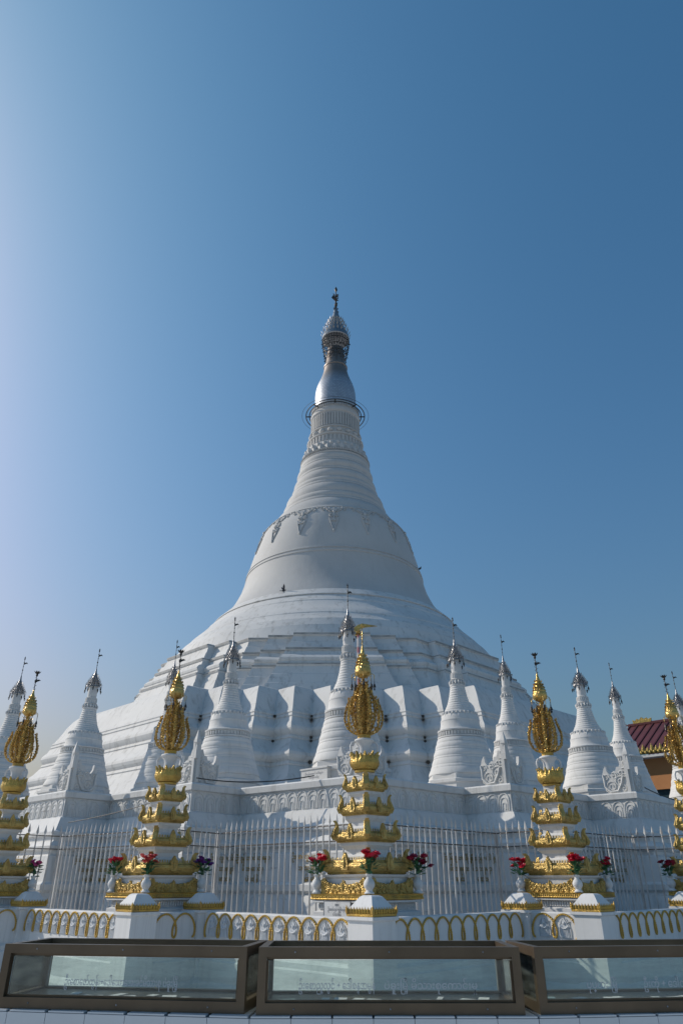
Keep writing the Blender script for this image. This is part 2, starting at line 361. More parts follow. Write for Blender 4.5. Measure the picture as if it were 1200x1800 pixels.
core = [(2.02, 26.2), (2.06, 26.3), (1.96, 26.42), (1.90, 26.5), (2.0, 26.62), (1.88, 26.75), (1.84, 27.35), (1.80, 27.4), (1.74, 27.45), (1.66, 27.5), (1.60, 28.05), (1.70, 28.1), (1.72, 28.18), (1.62, 28.25), (1.52, 28.3), (1.50, 28.85), (1.60, 28.9), (1.60, 28.98), (1.48, 29.04), (1.44, 29.1), (1.43, 29.8), (1.52, 29.85), (1.53, 29.95), (1.46, 30.05), (1.45, 30.3), (1.2, 30.34)]
mb = MB(); mb.lathe(core, 72, 0, (0, 0, 0), False, False)
def around(n, fn):
    for i in range(n): fn(2 * math.pi * i / n)
def radial_box(mb, a, r, z, d, tilt=0):
    mb.box((r * math.cos(a), r * math.sin(a), z), d, a)
for i in range(56): radial_box(mb, 2 * math.pi * i / 56, 1.46, 29.45, (.09, .07, .62))
for i in range(44): radial_box(mb, 2 * math.pi * i / 44, 1.64, 27.78, (.10, .10, .46))
for i in range(60): radial_box(mb, 2 * math.pi * i / 60, 1.46, 30.18, (.08, .07, .2))
for i in range(18):
    a = 2 * math.pi * i / 18; mb.blob((1.5 * math.cos(a), 1.5 * math.sin(a), 28.57), .2, .2, .22)
for i in range(28):
    a = 2 * math.pi * i / 28
    mb.leaf((1.95 * math.cos(a), 1.95 * math.sin(a), 26.5), .85, .19, .13, (-.18 * math.cos(a), -.18 * math.sin(a), 1), (-math.sin(a), math.cos(a), 0))
    a += math.pi / 28; mb.blob((1.80 * math.cos(a), 1.80 * math.sin(a), 27.2), .14, .14, .18, 6, 4)
for i in range(90):
    a = 2 * math.pi * i / 90; mb.blob((2.03 * math.cos(a), 2.03 * math.sin(a), 26.47), .07, .07, .07, 5, 3)
ZMAP = [(26.2, 25.42), (26.5, 25.68), (27.35, 26.4), (27.5, 26.55), (28.05, 27.05), (28.2, 27.2), (28.3, 27.25), (28.85, 27.7), (29.0, 27.8), (29.1, 27.9), (29.8, 29.0), (29.95, 29.3), (30.34, 29.95)]
mb.v = [(x * 1.09, y * 1.09, lerp(ZMAP, z)) for x, y, z in mb.v]
mb.build('lotus_band', M_BELL, main, 40)
# stucco garland hung round the shoulder of the bell
def on_bell(th, z, off=.03):
    r = lerp(BT, z) + off; return (r * math.cos(th), r * math.sin(th), z)
mb = MB(); NG = 16
for i in range(NG):
    t0 = -math.pi / 2 + 2 * math.pi * i / NG; R0 = 4.4
    def sp(a, z): z = 20.36 - (21.5 - z) * 1.15; return on_bell(t0 + a / R0, z, .03)
    for sgn in (-1, 1):
        # scrolls of the pendant
        for (cx_, cz, rr, turns, st) in ((.20, 21.22, .15, 1.6, 0), (.36, 21.36, .12, 1.4, 2), (.16, 20.88, .13, 1.5, 1), (.10, 20.6, .09, 1.3, 3), (.52, 21.45, .09, 1.3, 1)):
            mb.tube([sp(sgn * (cx_ + rr * (1 - k / 14) * math.cos(st + k * turns * 6.28 / 12)), cz + rr * (1 - k / 14) * math.sin(st + k * turns * 6.28 / 12)) for k in range(13)], .04, 5)
        mb.tube([sp(sgn * .22, 20.7), sp(sgn * .17, 20.45), sp(sgn * .09, 20.2), sp(0, 19.88)], [.045, .04, .035, .03], 5)
        # swag to the neighbour
        mb.tube([sp(sgn * (.55 + .24 * k / 4), 21.44 + .06 * math.sin(math.pi * k / 4)) for k in range(5)], .04, 5)
        mb.tube([sp(sgn * (.62 + .06 * math.cos(k)), 21.30 + .06 * math.sin(k)) for k in range(6)], .03, 5)
    mb.tube([sp(0, 21.45), sp(0, 21.0), sp(0, 20.5)], .05, 5)
    mb.blob(sp(0, 21.1), .10, .10, .14); mb.blob(sp(0, 19.92), .06, .06, .10)
mb.build('garland_relief', M_BELL, main, 50)
# sheet-metal bud
bud = [(1.30, 29.93), (1.38, 29.96), (1.40, 30.4), (1.405, 31.1), (1.38, 31.5), (1.32, 31.85), (1.22, 32.2), (1.07, 32.6), (.92, 33.05), (.84, 33.4), (.80, 33.7), (.84, 33.74), (.84, 33.84), (.76, 33.9), (.70, 34.1), (.66, 34.5), (.62, 34.9), (.56, 35.5)]
mb = MB(); mb.lathe(bud, 64, 0, (0, 0, 0), True, True); mb.build('metal_bud', M_BUD, main, 30)
# lightning ring below the bud
mb = MB()
for r, t in ((1.55, .03), (1.76, .035), (1.99, .035), (2.26, .012)):
    mb.tube([(r * math.cos(a * math.pi / 32), r * math.sin(a * math.pi / 32), 29.62) for a in range(64)], t, 5, True)
for i in range(8):
    a = i * math.pi / 4 + math.pi / 2; mb.tube([(1.35 * math.cos(a), 1.35 * math.sin(a), 29.62), (2.0 * math.cos(a), 2.0 * math.sin(a), 29.62)], .045, 5)
mb.build('ring_rail', M_DARK, main, 60)
# crown umbrella: solid spire above, open skirt of chains and leaves below
hti = MB()
hti.lathe([(.95, 36.35), (1.0, 36.42), (.95, 36.75), (.90, 36.8), (.86, 37.0), (.72, 37.35), (.70, 37.4), (.56, 37.75), (.54, 37.8), (.40, 38.15), (.38, 38.2), (.26, 38.6), (.18, 39.1), (.10, 39.6)], 40)
for zz_, rr in ((36.7, .97), (37.2, .82), (37.6, .66), (38.0, .50)):
    for i in range(22):
        a = 2 * math.pi * i / 22; hti.leaf((rr * math.cos(a), rr * math.sin(a), zz_), .34, .08, .03, (.45 * math.cos(a), .45 * math.sin(a), 1), (-math.sin(a), math.cos(a), 0))
h = hti.build('umbrella', M_SILVER, main, 40)
sk = MB()
for i in range(30):
    a = 2 * math.pi * i / 30
    pr = [(.96, 36.4), (.98, 36.1), (.93, 35.7), (.86, 35.3), (.78, 34.9), (.74, 34.6 - .25 * (i % 3))]
    sk.tube([(r * math.cos(a), r * math.sin(a), z) for r, z in pr], .018, 4)
    for k in range(9):
        z = 36.3 - k * .2 + rnd.uniform(-.05, .05); r = lerp([(34.4, .74), (35.3, .86), (36.1, .98), (36.5, .95)], z); d = (rnd.uniform(-1, 1), rnd.uniform(-1, 1), -1.2)
        sk.leaf((r * math.cos(a), r * math.sin(a), z), .17, .06, .015, d, (-math.sin(a), math.cos(a), rnd.uniform(-.5, .5)))
for z, r in ((36.0, .98), (35.5, .90), (35.0, .80)):
    sk.tube([(r * math.cos(k * math.pi / 16), r * math.sin(k * math.pi / 16), z) for k in range(32)], .025, 4, True)
sk.build('bell_skirt', M_DARK, h, 40)
vn = MB(); vn.lathe([(.10, 39.5), (.07, 39.7), (.12, 39.9), (.06, 40.05), (.05, 40.6), (.09, 40.7), (.04, 40.8), (.035, 41.2), (.12, 41.42), (.10, 41.5), (.03, 41.7)], 12)
vn.plate([(-.34, 40.62), (0.0, 40.2), (0, 40.5), (-.2, 40.9)], lambda a, b_, o: (a, o - .015, b_), .03)
for i in range(46):
    z = 38.8 + rnd.random() * 2.2; a = rnd.random() * 6.28; vn.leaf((.06 * math.cos(a), .06 * math.sin(a), z), .22, .06, .025, (math.cos(a), math.sin(a), .6), (-math.sin(a), math.cos(a), 0))
vn.build('vane', M_DARK, main, 40)

# ------------------------------------------------------------------ terrace under the small stupas
def offset(path, o):
    """mitred offset of an open polyline, to the camera side"""
    P = [Vector(p) for p in path]; out = []
    ns = []
    for a, c in zip(P, P[1:]):
        t = (c - a).normalized(); ns.append(Vector((t.y, -t.x)))
    for i in range(len(P)):
        n0 = ns[max(i - 1, 0)]; n1 = ns[min(i, len(ns) - 1)]; b_ = (n0 + n1); b_.normalize()
        out.append(P[i] + b_ * (o / max(.3, b_.dot(n0))))
    return out
TN = [(-12.2, 20.0), (-9.2, 18.3), (-8.5, 19.1), (-6.2, 16.9), (-5.45, 17.8), (-3.1, 15.5), (-2.22, 16.5), (.42, 14.3), (2.70, 16.45), (3.52, 15.62), (5.86, 17.95), (6.72, 17.15), (9.0, 19.5), (9.9, 18.7), (12.6, 21.0)]
TZ = 3.43
terr = thing('stupa_terrace', 'tall white stepped terrace with arch frieze and gilt lettering behind the iron fence', 'terrace', (0, 0, 0))
TP = [(0, .80), (.85, .70), (.9, .62), (1.30, .50), (1.40, .42), (1.45, .48), (1.55, .48), (1.60, .40), (2.08, .34), (2.12, .28), (2.18, .28), (2.22, .35), (2.28, .36), (2.34, .31), (2.38, .24), (2.46, .24), (2.49, .30), (2.56, .30), (2.60, .22), (2.86, .09), (2.88, .03), (3.27, .0), (3.29, .055), (3.40, .06), (3.43, .03)]
mb = MB()
rs = []
for z, o in TP:
    rs.append([(p.x, p.y, z) for p in offset(TN, o)] + [(16, 34, z), (XC, 56, z), (-16, 34, z)])
mb.rings(rs)
rs_top = [(p[0], p[1], TZ) for p in rs[-1]]
mb.build('terrace_wall', M_TERR, terr, 25)
mb = MB(); mb.add(rs_top, [tuple(range(len(rs_top)))]); 
# parapet slab as a real 6 cm thick floor, 4 mm inside the wall top
fl = [(p.x, p.y) for p in offset(TN, -.01)] + [(15.9, 34), (XC, 55.8), (-15.9, 34)]
mb = MB(); mb.rings([[(x, y, z) for x, y in fl] for z in (3.35, 3.432)], True, True, True); mb.build('terrace_floor', M_TERR, terr, 0)
def face_fn(P, Q, z0=0.0, slope=None):
    P = Vector(P); Q = Vector(Q); t = (Q - P).normalized(); n = Vector((t.y, -t.x))
    def fn(a, b_, o): 
        p = P + t * a + n * o; return (p.x, p.y, z0 + b_)
    return fn, (Q - P).length
def arch(mb, fn, c, w, zb, zt, o, r):
    pts = [(c - w, zb)] + [(c - w * math.cos(math.pi * k / 8), zt - w * 1.25 + w * 1.25 * math.sin(math.pi * k / 8) ** .8) for k in range(9)] + [(c + w, zb)]
    mb.tube([fn(a, b_, o) for a, b_ in pts], r, 5)
for i, (P, Q) in enumerate(zip(TN, TN[1:])):
    if i in (0, len(TN) - 2): continue
    fn, L = face_fn(P, Q); n = max(2, round((L - .1) / .29)); pt = (L - .06) / n
    mb = MB()
    for k in range(n):
        c = .03 + pt * (k + .5)
        arch(mb, lambda a, b_, o: fn(a, b_, .035 - .08 * (b_ - 2.88) + o), c, pt * .46, 2.90, 3.24, 0, .016)
        arch(mb, lambda a, b_, o: fn(a, b_, .035 - .08 * (b_ - 2.88) + o), c, pt * .30, 2.90, 3.16, 0, .013)
        arch(mb, lambda a, b_, o: fn(a, b_, .035 - .08 * (b_ - 2.88) + o), c, pt * .14, 2.90, 3.06, 0, .012)
    mb.build('arch_frieze', M_TERR, terr, 50)
    # gilt lettering
    left = P[1] > Q[1]       # face turned to the left
    spots = [(.27, .95), (.72, .95)] if L > 2 else [(.52, .8)]
    for j, (s, w) in enumerate(spots):
        mb = MB()
        def lf(a, b_, o, s=s): return fn(L * s + a, b_, .39 + .02 + o)
        k = i + j
        put_text(mb, NAMES[k % 5], lambda a, b_, o: lf(a, b_ + 1.98, o), .125, w, .04)
        put_text(mb, SUBS[k % 3], lambda a, b_, o: lf(a, b_ + 1.79, o), .125, w * .62, .04)
        put_text(mb, TOWN[k % 3], lambda a, b_, o: lf(a, b_ + 1.61, o + .01), .125, w * .36, .04)
        mb.build('gilt_lettering', M_GOLDTXT, terr, 0)

# corner ornaments on the terrace corners
def scroll(mb, fn, cx_, cz, r, st, turns, o, th, sg=1):
    mb.tube([fn(cx_ + r * (1 - k / 16) * math.cos(st + sg * k * turns * 6.28 / 14), cz + r * (1 - k / 16) * math.sin(st + sg * k * turns * 6.28 / 14), o) for k in range(15)], th, 5)
WING = [(0, 0), (.60, 0), (.66, .08), (.70, .25), (.70, .42), (.66, .54), (.60, .62), (.58, .50), (.53, .42), (.47, .43), (.42, .50), (.37, .49), (.33, .58), (.27, .58), (.22, .70), (.16, .70), (.11, .82), (.06, .84), (0, .88)]
def make_antefix(label, node, dl, dr):
    t = thing('corner_ornament', label, 'ornament', (node[0], node[1], TZ), 0, 'flame ornaments on the terrace corners')
    for d in (dl, dr):
        d = Vector(d).normalized(); n = Vector((d.y, -d.x))
        if n.y > 0: n = -n
        def fn(a, b_, o): 
            p = d * (a - .02) + n * (o - .10); return (p.x, p.y, b_)
        w = MB(); w.plate(WING, fn, .07)
        fo = lambda a, b_, o: fn(a, b_, .07 + o)
        for (a, b_, r, st, tn, sg) in ((.50, .16, .13, 0, 1.6, 1), (.30, .26, .12, 2, 1.5, -1), (.16, .46, .09, 1, 1.4, 1), (.61, .36, .08, 3, 1.3, -1), (.22, .10, .09, 0, 1.4, 1), (.42, .38, .08, 1, 1.3, 1), (.11, .64, .07, 2, 1.3, -1), (.25, .44, .08, 0, 1.4, -1), (.62, .10, .06, 2, 1.2, 1)):
            scroll(w, fo, a, b_, r, st, tn, .002, .017, sg)
        w.tube([fo(.05, .55, .01), fo(.10, .34, .01), (fo(.2, .36, .01)), fo(.26, .2, .01), fo(.36, .05, .01), fo(.55, .04, .01), fo(.66, .16, .01), fo(.66, .32, .01), fo(.68, .42, .01)], .028, 6)
        w.build('flame_wing', M_STUPA, t, 40)
    s = MB(); s.lathe([(.06, .5), (.062, .62), (.055, .74), (.045, .79), (.075, .83), (.072, .89), (.045, .97), (.008, 1.09)], 4, 0, (0, .03, 0)); s.build('spike', M_STUPA, t, 0)
    return t
CN = {1: 'white flame ornament at terrace left edge beyond the far-left gold shrine', 3: 'white flame ornament in front of the second small stupa from the left', 5: 'white flame ornament between the left gold shrine and the left fat stupa', 7: 'white flame ornament behind the jar of the central gold shrine',
      9: 'white flame ornament left of the right gold shrine, below a slender stupa', 11: 'white flame ornament right of the right gold shrine, below the maroon roof'}
for i, lab in CN.items():
    if i == 1: continue
    P = Vector(TN[i]); make_antefix(lab, P + Vector((0, .10)), Vector(TN[i - 1]) - P, Vector(TN[i + 1]) - P)

# ------------------------------------------------------------------ small stupas
def make_bell_part(parent, mat=None):
    b_ = MB(); b_.lathe([(.004, .10), (.006, .055), (.014, .05), (.018, .03), (.026, .0)], 8); b_.leaf((0, 0, -.002), -.055, .016, .004, (0, 0, 1), (1, 0, 0))
    b_.tube([(0, 0, .10), (0, 0, .14)], .004, 4)
    return b_.build('bell', mat or M_DARK, parent, 40)
def make_small_stupa():
    t = thing('small_stupa', 'x', 'small stupa')
    p = MB(); p.lathe([(.90, 0), (.90, .20), (.94, .22), (.94, .28), (.86, .31), (.86, .40), (.80, .43)], 8, math.pi / 8); p.build('plinth', M_STUPA, t, 0)
    b_ = MB()
    bt = [(.4, .84), (.70, .73), (.95, .665), (1.28, .575)]
    prof = [(.8, .40)]
    for a, c, am_ in ((.42, .58, .008), (.58, .645, .004), (.645, .80, .010), (.80, .85, .004), (.85, 1.00, .012), (1.00, 1.05, .004), (1.05, 1.18, .011), (1.18, 1.28, .006)):
        for tt, e in ((.0, -.4), (.08, .2), (.3, .9), (.55, 1.0), (.8, .5), (.95, -.1), (1.0, -.4)): prof.append((lerp(bt, a + (c - a) * tt) + e * am_, a + (c - a) * tt))
    prof += [(.55, 1.29), (.57, 1.30), (.57, 1.33), (.53, 1.34), (.525, 1.44), (.56, 1.45), (.565, 1.48), (.52, 1.50), (.495, 1.54), (.475, 1.64), (.472, 1.70), (.478, 1.71), (.475, 1.735), (.462, 1.74), (.445, 1.82), (.41, 1.90), (.36, 1.97)]
    ct = [(1.97, .36), (2.15, .275), (2.35, .22), (2.55, .185), (2.62, .175)]
    prof += rolls(ct, 1.98, 2.60, 10, .012, 4)
    prof += [(.19, 2.61), (.195, 2.64), (.16, 2.66), (.155, 2.76), (.175, 2.78), (.15, 2.80), (.14, 2.93), (.15, 2.95), (.118, 2.97), (.126, 3.05), (.122, 3.15), (.105, 3.30), (.09, 3.40), (.07, 3.5)]
    b_.lathe(prof, 48); b_.build('body', M_STUPA, t, 30)
    r = MB()
    for i in range(44): radial_box(r, 2 * math.pi * i / 44, .532, 1.39, (.05, .035, .085))
    r.build('relief_band', M_STUPA, t, 40); r = MB()
    for i in range(24): radial_box(r, 2 * math.pi * i / 24, .158, 2.71, (.03, .02, .09))
    for i in range(20): radial_box(r, 2 * math.pi * i / 20, .147, 2.87, (.026, .022, .11))
    for i in range(16):
        a = 2 * math.pi * i / 16; r.leaf((.185 * math.cos(a), .185 * math.sin(a), 2.76), -.13, .03, .03, (-.1 * math.cos(a), -.1 * math.sin(a), 1), (-math.sin(a), math.cos(a), 0))
        r.blob((.17 * math.cos(a + .2), .17 * math.sin(a + .2), 2.64), .028, .028, .03, 6, 3)
    r.build('lotus_collar', M_STUPA, t, 40); r = MB()
    for i in range(14):
        a = 2 * math.pi * i / 14; c, s = math.cos(a), math.sin(a)
        r.leaf((.40 * c, .40 * s, 1.95), -.22, .05, .02, (-.28 * c, -.28 * s, 1), (-s, c, 0))
        for q in (-1, 1):
            a2 = a + q * .11; rr = .425; r.blob((rr * math.cos(a2), rr * math.sin(a2), 1.90), .03, .03, .035, 6, 3)
        for q in range(5):
            a2 = a + (q + .5) / 5 * 2 * math.pi / 14; r.blob((.40 * math.cos(a2), .40 * math.sin(a2), 1.925), .016, .016, .02, 5, 3)
    r.build('garland', M_STUPA, t, 40)
    h_ = MB(); h_.lathe([(.09, 3.30), (.175, 3.31), (.18, 3.34), (.15, 3.39), (.155, 3.40), (.12, 3.46), (.122, 3.47), (.088, 3.54), (.088, 3.55), (.055, 3.63), (.03, 3.73), (.014, 3.86)], 24)
    for zz_, rr, n in ((3.32, .182, 24), (3.36, .17, 22), (3.41, .152, 20), (3.45, .14, 18), (3.50, .115, 16), (3.56, .09, 12), (3.62, .06, 9)):
        for i in range(n):
            a = 2 * math.pi * i / n; h_.leaf((rr * math.cos(a), rr * math.sin(a), zz_), .075, .02, .006, (.5 * math.cos(a), .5 * math.sin(a), .9), (-math.sin(a), math.cos(a), 0))
            h_.leaf((rr * math.cos(a + .1), rr * math.sin(a + .1), zz_), -.06, .016, .006, (-.2 * math.cos(a), -.2 * math.sin(a), 1), (-math.sin(a), math.cos(a), 0))
    hh = h_.build('umbrella', M_SILVER, t, 40)
    bl = make_bell_part(hh); copies(bl, [Matrix.Translation(((.205 + .02 * (i % 2)) * math.cos(i * math.pi / 5), (.205 + .02 * (i % 2)) * math.sin(i * math.pi / 5), 3.20 - .05 * (i % 2))) for i in range(10)], hh)
    ar = MB()
    for i in range(10):
        a = i * math.pi / 5; rr = .205 + .02 * (i % 2); ar.tube([(.15 * math.cos(a), .15 * math.sin(a), 3.35), ((rr + .01) * math.cos(a), (rr + .01) * math.sin(a), 3.385), (rr * math.cos(a), rr * math.sin(a), 3.34 - .05 * (i % 2))], .006, 4)
    ar.build('bell_arms', M_DARK, hh, 40)
    v = MB(); v.lathe([(.016, 3.80), (.008, 3.9), (.007, 4.47), (.003, 4.49)], 6)
    for zz_, rr in ((3.95, .016), (4.05, .022), (4.17, .016), (4.30, .018), (4.40, .022)): v.blob((0, 0, zz_), rr, rr, rr, 6, 4)
    v.plate([(0, 4.22), (.07, 4.26), (.12, 4.25), (.08, 4.30), (0, 4.28)], lambda a, b2, o: (a, o - .004, b2), .008)
    v.leaf((0, 0, 4.40), .10, .022, .006, (0, 0, 1), (1, 0, 0))
    v.build('vane', M_DARK, t, 40)
    return t
ST = [('white small stupa with silver umbrella behind the central gold shrine, tallest of the row', .18, 16.0, 1.04, .97, 10),
      ('broad white small stupa standing right of the left gold shrine', -2.82, 18.0, 1.0, 1.0, -6),
      ('broad white small stupa standing right of the central gold shrine', 2.97, 18.0, 1.0, 1.02, 4),
      ('slender white small stupa half hidden behind the left gold shrine', -4.71, 19.5, .965, .82, 0),
      ('slender white small stupa just left of the right gold shrine', 4.49, 19.2, .98, .82, -10),
      ('grey-white small stupa alone against sky between the two left gold shrines', -7.11, 20.0, .942, 1.02, 0),
      ('broad sunlit small stupa just right of the right gold shrine', 6.83, 20.0, .953, 1.05, -6),
      ('slender white small stupa standing before the maroon roofed building', 8.33, 21.5, .942, .84, -8),
      ('white small stupa cut off by the left edge of the photo', -9.58, 20.8, .938, 1.0, 5),
      ('white small stupa at the right edge behind the cut-off gold shrine', 10.71, 22.5, .942, 1.0, -6)]
s0 = make_small_stupa()
for i, (lab, x, y, sz, sr, rz_) in enumerate(ST):
    o = s0 if i == 0 else copy_tree(s0)
    o.location = (x, y, TZ + .003); o.scale = (sr, sr, sz); o.rotation_euler = (R_(rnd.uniform(-.5, .5)), R_(rnd.uniform(-.5, .5)), R_(rz_ + rnd.uniform(-4, 4))); tag(o, lab, 'small stupa', 'small stupas along the terrace')

# inscribed tablet beside the central small stupa
t = thing('inscribed_tablet', 'white stone tablet with grey writing at the foot of the tallest small stupa', 'tablet', (-.52, 15.55, TZ + .003), R_(-45))
mb = MB(); mb.box((0, 0, .13), (.80, .16, .26)); mb.box((0, 0, .275), (.84, .20, .03)); mb.build('slab', M_STUPA, t, 0)
mb = MB(); put_text(mb, NAMES[1], lambda a, b_, o: (a, -.081 - o, .155 + b_), .055, .55); put_text(mb, SUBS[0], lambda a, b_, o: (a, -.081 - o, .08 + b_), .055, .3); mb.build('writing', M_GREYTXT, t, 0)

# ------------------------------------------------------------------ iron fence
FN = [(-8.7, 16.9), (-6.2, 14.6), (-5.57, 15.4), (-2.95, 13.2), (-2.31, 14.4), (.40, 11.8), (2.90, 14.4), (3.65, 13.4), (5.95, 15.7), (6.75, 14.9), (9.0, 17.1)]
FLAB = ['iron spear fence panel at the far left edge', 'short fence panel right of the far-left gold shrine', 'long fence panel left of the left gold shrine', 'short fence panel right of the left gold shrine',
        'long fence panel left of the central gold shrine', 'long fence panel right of the central gold shrine', 'short fence panel left of the right gold shrine', 'long fence panel right of the right gold shrine',
        'short fence panel left of the far-right gold shrine', 'iron spear fence panel at the far right edge']
bar0 = MB(); bar0.lathe([(.0145, .05), (.0145, 2.36), (.013, 2.38), (.019, 2.385), (.019, 2.40), (.011, 2.41)], 6)
bar0.add([(0, 0, 2.60), (.031, 0, 2.46), (-.031, 0, 2.46), (0, .010, 2.46), (0, -.010, 2.46), (0, 0, 2.405)], [(0, 1, 3), (0, 3, 2), (0, 2, 4), (0, 4, 1), (5, 3, 1), (5, 2, 3), (5, 4, 2), (5, 1, 4)])
bar_src = None
for i, (P, Q) in enumerate(zip(FN, FN[1:])):
    if i in (0, 9): pass
    P, Q = Vector(P), Vector(Q); L = (Q - P).length; ang = math.atan2(Q.y - P.y, Q.x - P.x)
    t = thing('iron_fence', FLAB[i] + ', pale bars with spear tips', 'fence', (P.x, P.y, 0), ang, 'iron fence panels round the terrace')
    for z in (2.40, 2.17, .25):
        mb = MB(); mb.box((L / 2, 0, z), (L, .016, .016)); mb.build('rail', M_RUST, t, 0)
    mb = MB(); mb.box((.0, 0, 1.22), (.035, .035, 2.44)); mb.build('post', M_BAR, t, 0)
    n = max(3, int(L / .148)); 
    if bar_src is None: bar_src = bar0.build('spear_bar', M_BAR, t, 30); first = True
    for k in range(n):
        c = bar_src if (first and k == 0) else bar_src.copy()
        if c is not bar_src: COL.objects.link(c)
        c.parent = t; c.location = (L * (k + .6) / n, rnd.uniform(-.004, .004), rnd.uniform(-.012, .012)); c.rotation_euler = (rnd.uniform(-.004, .004), rnd.uniform(-.004, .004), 0)
    first = False

# ------------------------------------------------------------------ low wall with gold arches, and its pillars
PN = [(-8.2, 14.8), (-6.0, 12.6), (-5.25, 13.45), (-2.83, 11.15), (-2.06, 12.0), (.36, 9.65), (2.70, 12.0), (3.49, 11.15), (5.85, 13.55), (6.62, 12.75), (8.9, 15.0)]
PLAB = ['low arch wall at the far left edge', 'short low arch wall in shade under the far-left gold shrine', 'low wall with figure reliefs left of the left pyramid-capped pillar', 'short shaded low arch wall right of the left pyramid-capped pillar',
        'sunlit low wall with figure reliefs left of the central pillar', 'shaded low arch wall right of the central pillar', 'short low wall with figure reliefs left of the right pillar', 'shaded low arch wall right of the right pillar',
        'short low arch wall at the right edge', 'low arch wall beyond the right edge']
p_arch = 1.0
am = None
def make_figure(parent):
    f_ = MB()
    def fn(a, b_, o): return (a, -o, b_)
    f_.plate([(-.07, 0), (.07, 0), (.06, .05), (.05, .10), (.075, .13), (.05, .16), (.035, .165), (.03, .19), (.0, .25), (-.03, .19), (-.035, .165), (-.05, .16), (-.075, .13), (-.05, .10), (-.06, .05)], fn, .018)
    f_.blob((0, -.022, .175), .018, .014, .022, 8, 5)
    for k in range(5): f_.tube([fn(-.05 + .025 * k, .005, .018), fn(-.035 + .0175 * k, .10, .02)], .006, 4)
    f_.tube([fn(-.06, .135, .02), fn(-.02, .11, .026), fn(.02, .11, .026), fn(.06, .135, .02)], .010, 5)
    for q in (-1, 1):
        f_.tube([fn(q * .085, 0, .008), fn(q * .09, .08, .008), fn(q * .07, .16, .008), fn(q * .03, .23, .008)], .008, 4)
        f_.leaf(fn(q * .03, .16, .01), .08, .014, .006, (q * .8, 0, .6), (0, 1, 0))
    return f_.build('relief_figure', M_RELIEF, parent, 40)
def make_arch(p, parent):
    a = MB(); B = p * .31; pts = []
    for k in range(33):
        th = 2 * math.pi * k / 32 ; pts.append((p * th / (2 * math.pi) - p / 2 - B * math.sin(th), -.0 , 1.05 - .145 * math.cos(th)))
    a.tube(pts, .012, 6)
    for k in range(0, 33): a.blob((pts[k][0], -.008, pts[k][2]), .0145, .010, .0145, 5, 3)
    return a.build('gold_arch', M_GOLDOLD, parent, 40)
ap = af = None
for i, (P, Q) in enumerate(zip(PN, PN[1:])):
    P, Q = Vector(P), Vector(Q); L = (Q - P).length; ang = math.atan2(Q.y - P.y, Q.x - P.x); left = P.y > Q.y
    t = thing('low_wall', PLAB[i] + ', gold rope arches', 'low wall', (P.x, P.y, 0), ang, 'low arch walls round the fence')
    mb = MB(); e = .17
    prof = [(-.22, 0), (-.22, .30), (-.20, .34), (-.16, .38), (-.16, .62), (-.14, .64), (-.14, .70), (-.10, .74), (-.10, 1.20), (-.09, 1.215), (.09, 1.215), (.10, 1.20), (.10, .0)]
    mb.rings([[(x, y, z) for y, z in prof] for x in (e, L - e)], True, True, True); mb.build('wall', M_WHITE, t, 25)
    n = max(2, round((L - .5) / (.29 if L > 2 else .33))); p = (L - .5) / n
    if ap is None: ap = make_arch(.29, t); af = make_figure(t); src = True
    for k in range(n):
        c = ap if src else ap.copy()
        if not src: COL.objects.link(c)
        c.parent = t; c.location = (.25 + p * (k + .5), -.108, 0); c.scale = (p / .29, 1, 1)
        if (not (P.y < Q.y)) and i != 0 or src:
            d = af if src else af.copy()
            if not src: COL.objects.link(d)
            d.parent = t; d.location = (.25 + p * (k + .5), -.099, .91)
        src = False
pil = thing('wall_pillar', 'x', 'pillar')
mb = MB(); mb.lathe([(.40, 0), (.40, .35), (.34, .40), (.285, .42), (.285, 1.185), (.30, 1.19), (.325, 1.20), (.325, 1.232), (.27, 1.236)], 4); mb.build('post', M_WHITE, pil, 0)
mb = MB(); mb.lathe([(.27, 1.225), (.285, 1.40), (.27, 1.405)], 4); pc = MB()
pc.lathe([(.268, 1.30), (.262, 1.325), (.14, 1.44), (.10, 1.455)], 4); pc.build('cap', M_WHITE, pil, 0)
gt = MB(); gt.lathe([(.27, 1.234), (.302, 1.238), (.302, 1.262), (.285, 1.266), (.285, 1.310), (.268, 1.312)], 4, 0, (0, 0, 0), True, True)
for q in range(4):
    a0 = q * math.pi / 2; A = Vector((.292 * math.cos(a0), .292 * math.sin(a0), 0)); B = Vector((.292 * math.cos(a0 + math.pi / 2), .292 * math.sin(a0 + math.pi / 2), 0)); nn = (A + B).normalized()
    for k in range(9):
        p = A.lerp(B, (k + .5) / 9); gt.leaf((p.x, p.y, 1.245), .098, .02, .014, (0, 0, 1), (B - A))
    gt.leaf((A.x * 1.0, A.y * 1.0, 1.235), .125, .026, .022, (A.x * .25, A.y * .25, 1), (-A.y, A.x, 0))
gt.build('gold_trim', M_GOLDOLD, pil, 40)
PIL = {1: 'white capped pillar under the far-left gold shrine', 2: 'white capped pillar in the corner right of the far-left shrine', 3: 'white pyramid-capped pillar before the left gold shrine', 4: 'set-back capped pillar right of the left gold shrine',
       5: 'white pyramid-capped pillar before the central gold shrine', 6: 'set-back capped pillar left of the right gold shrine', 7: 'white pyramid-capped pillar before the right gold shrine', 8: 'capped pillar cut off by the right edge', 9: 'white capped pillar beyond the right edge'}
for j, (i, lab) in enumerate(PIL.items()):
    if i in (9, 1): continue
    c = pil if i == 2 else copy_tree(pil)
    c.location = (PN[i][0], PN[i][1], 0); tag(c, lab + ', gold petal trim', 'pillar', 'capped pillars of the low wall')

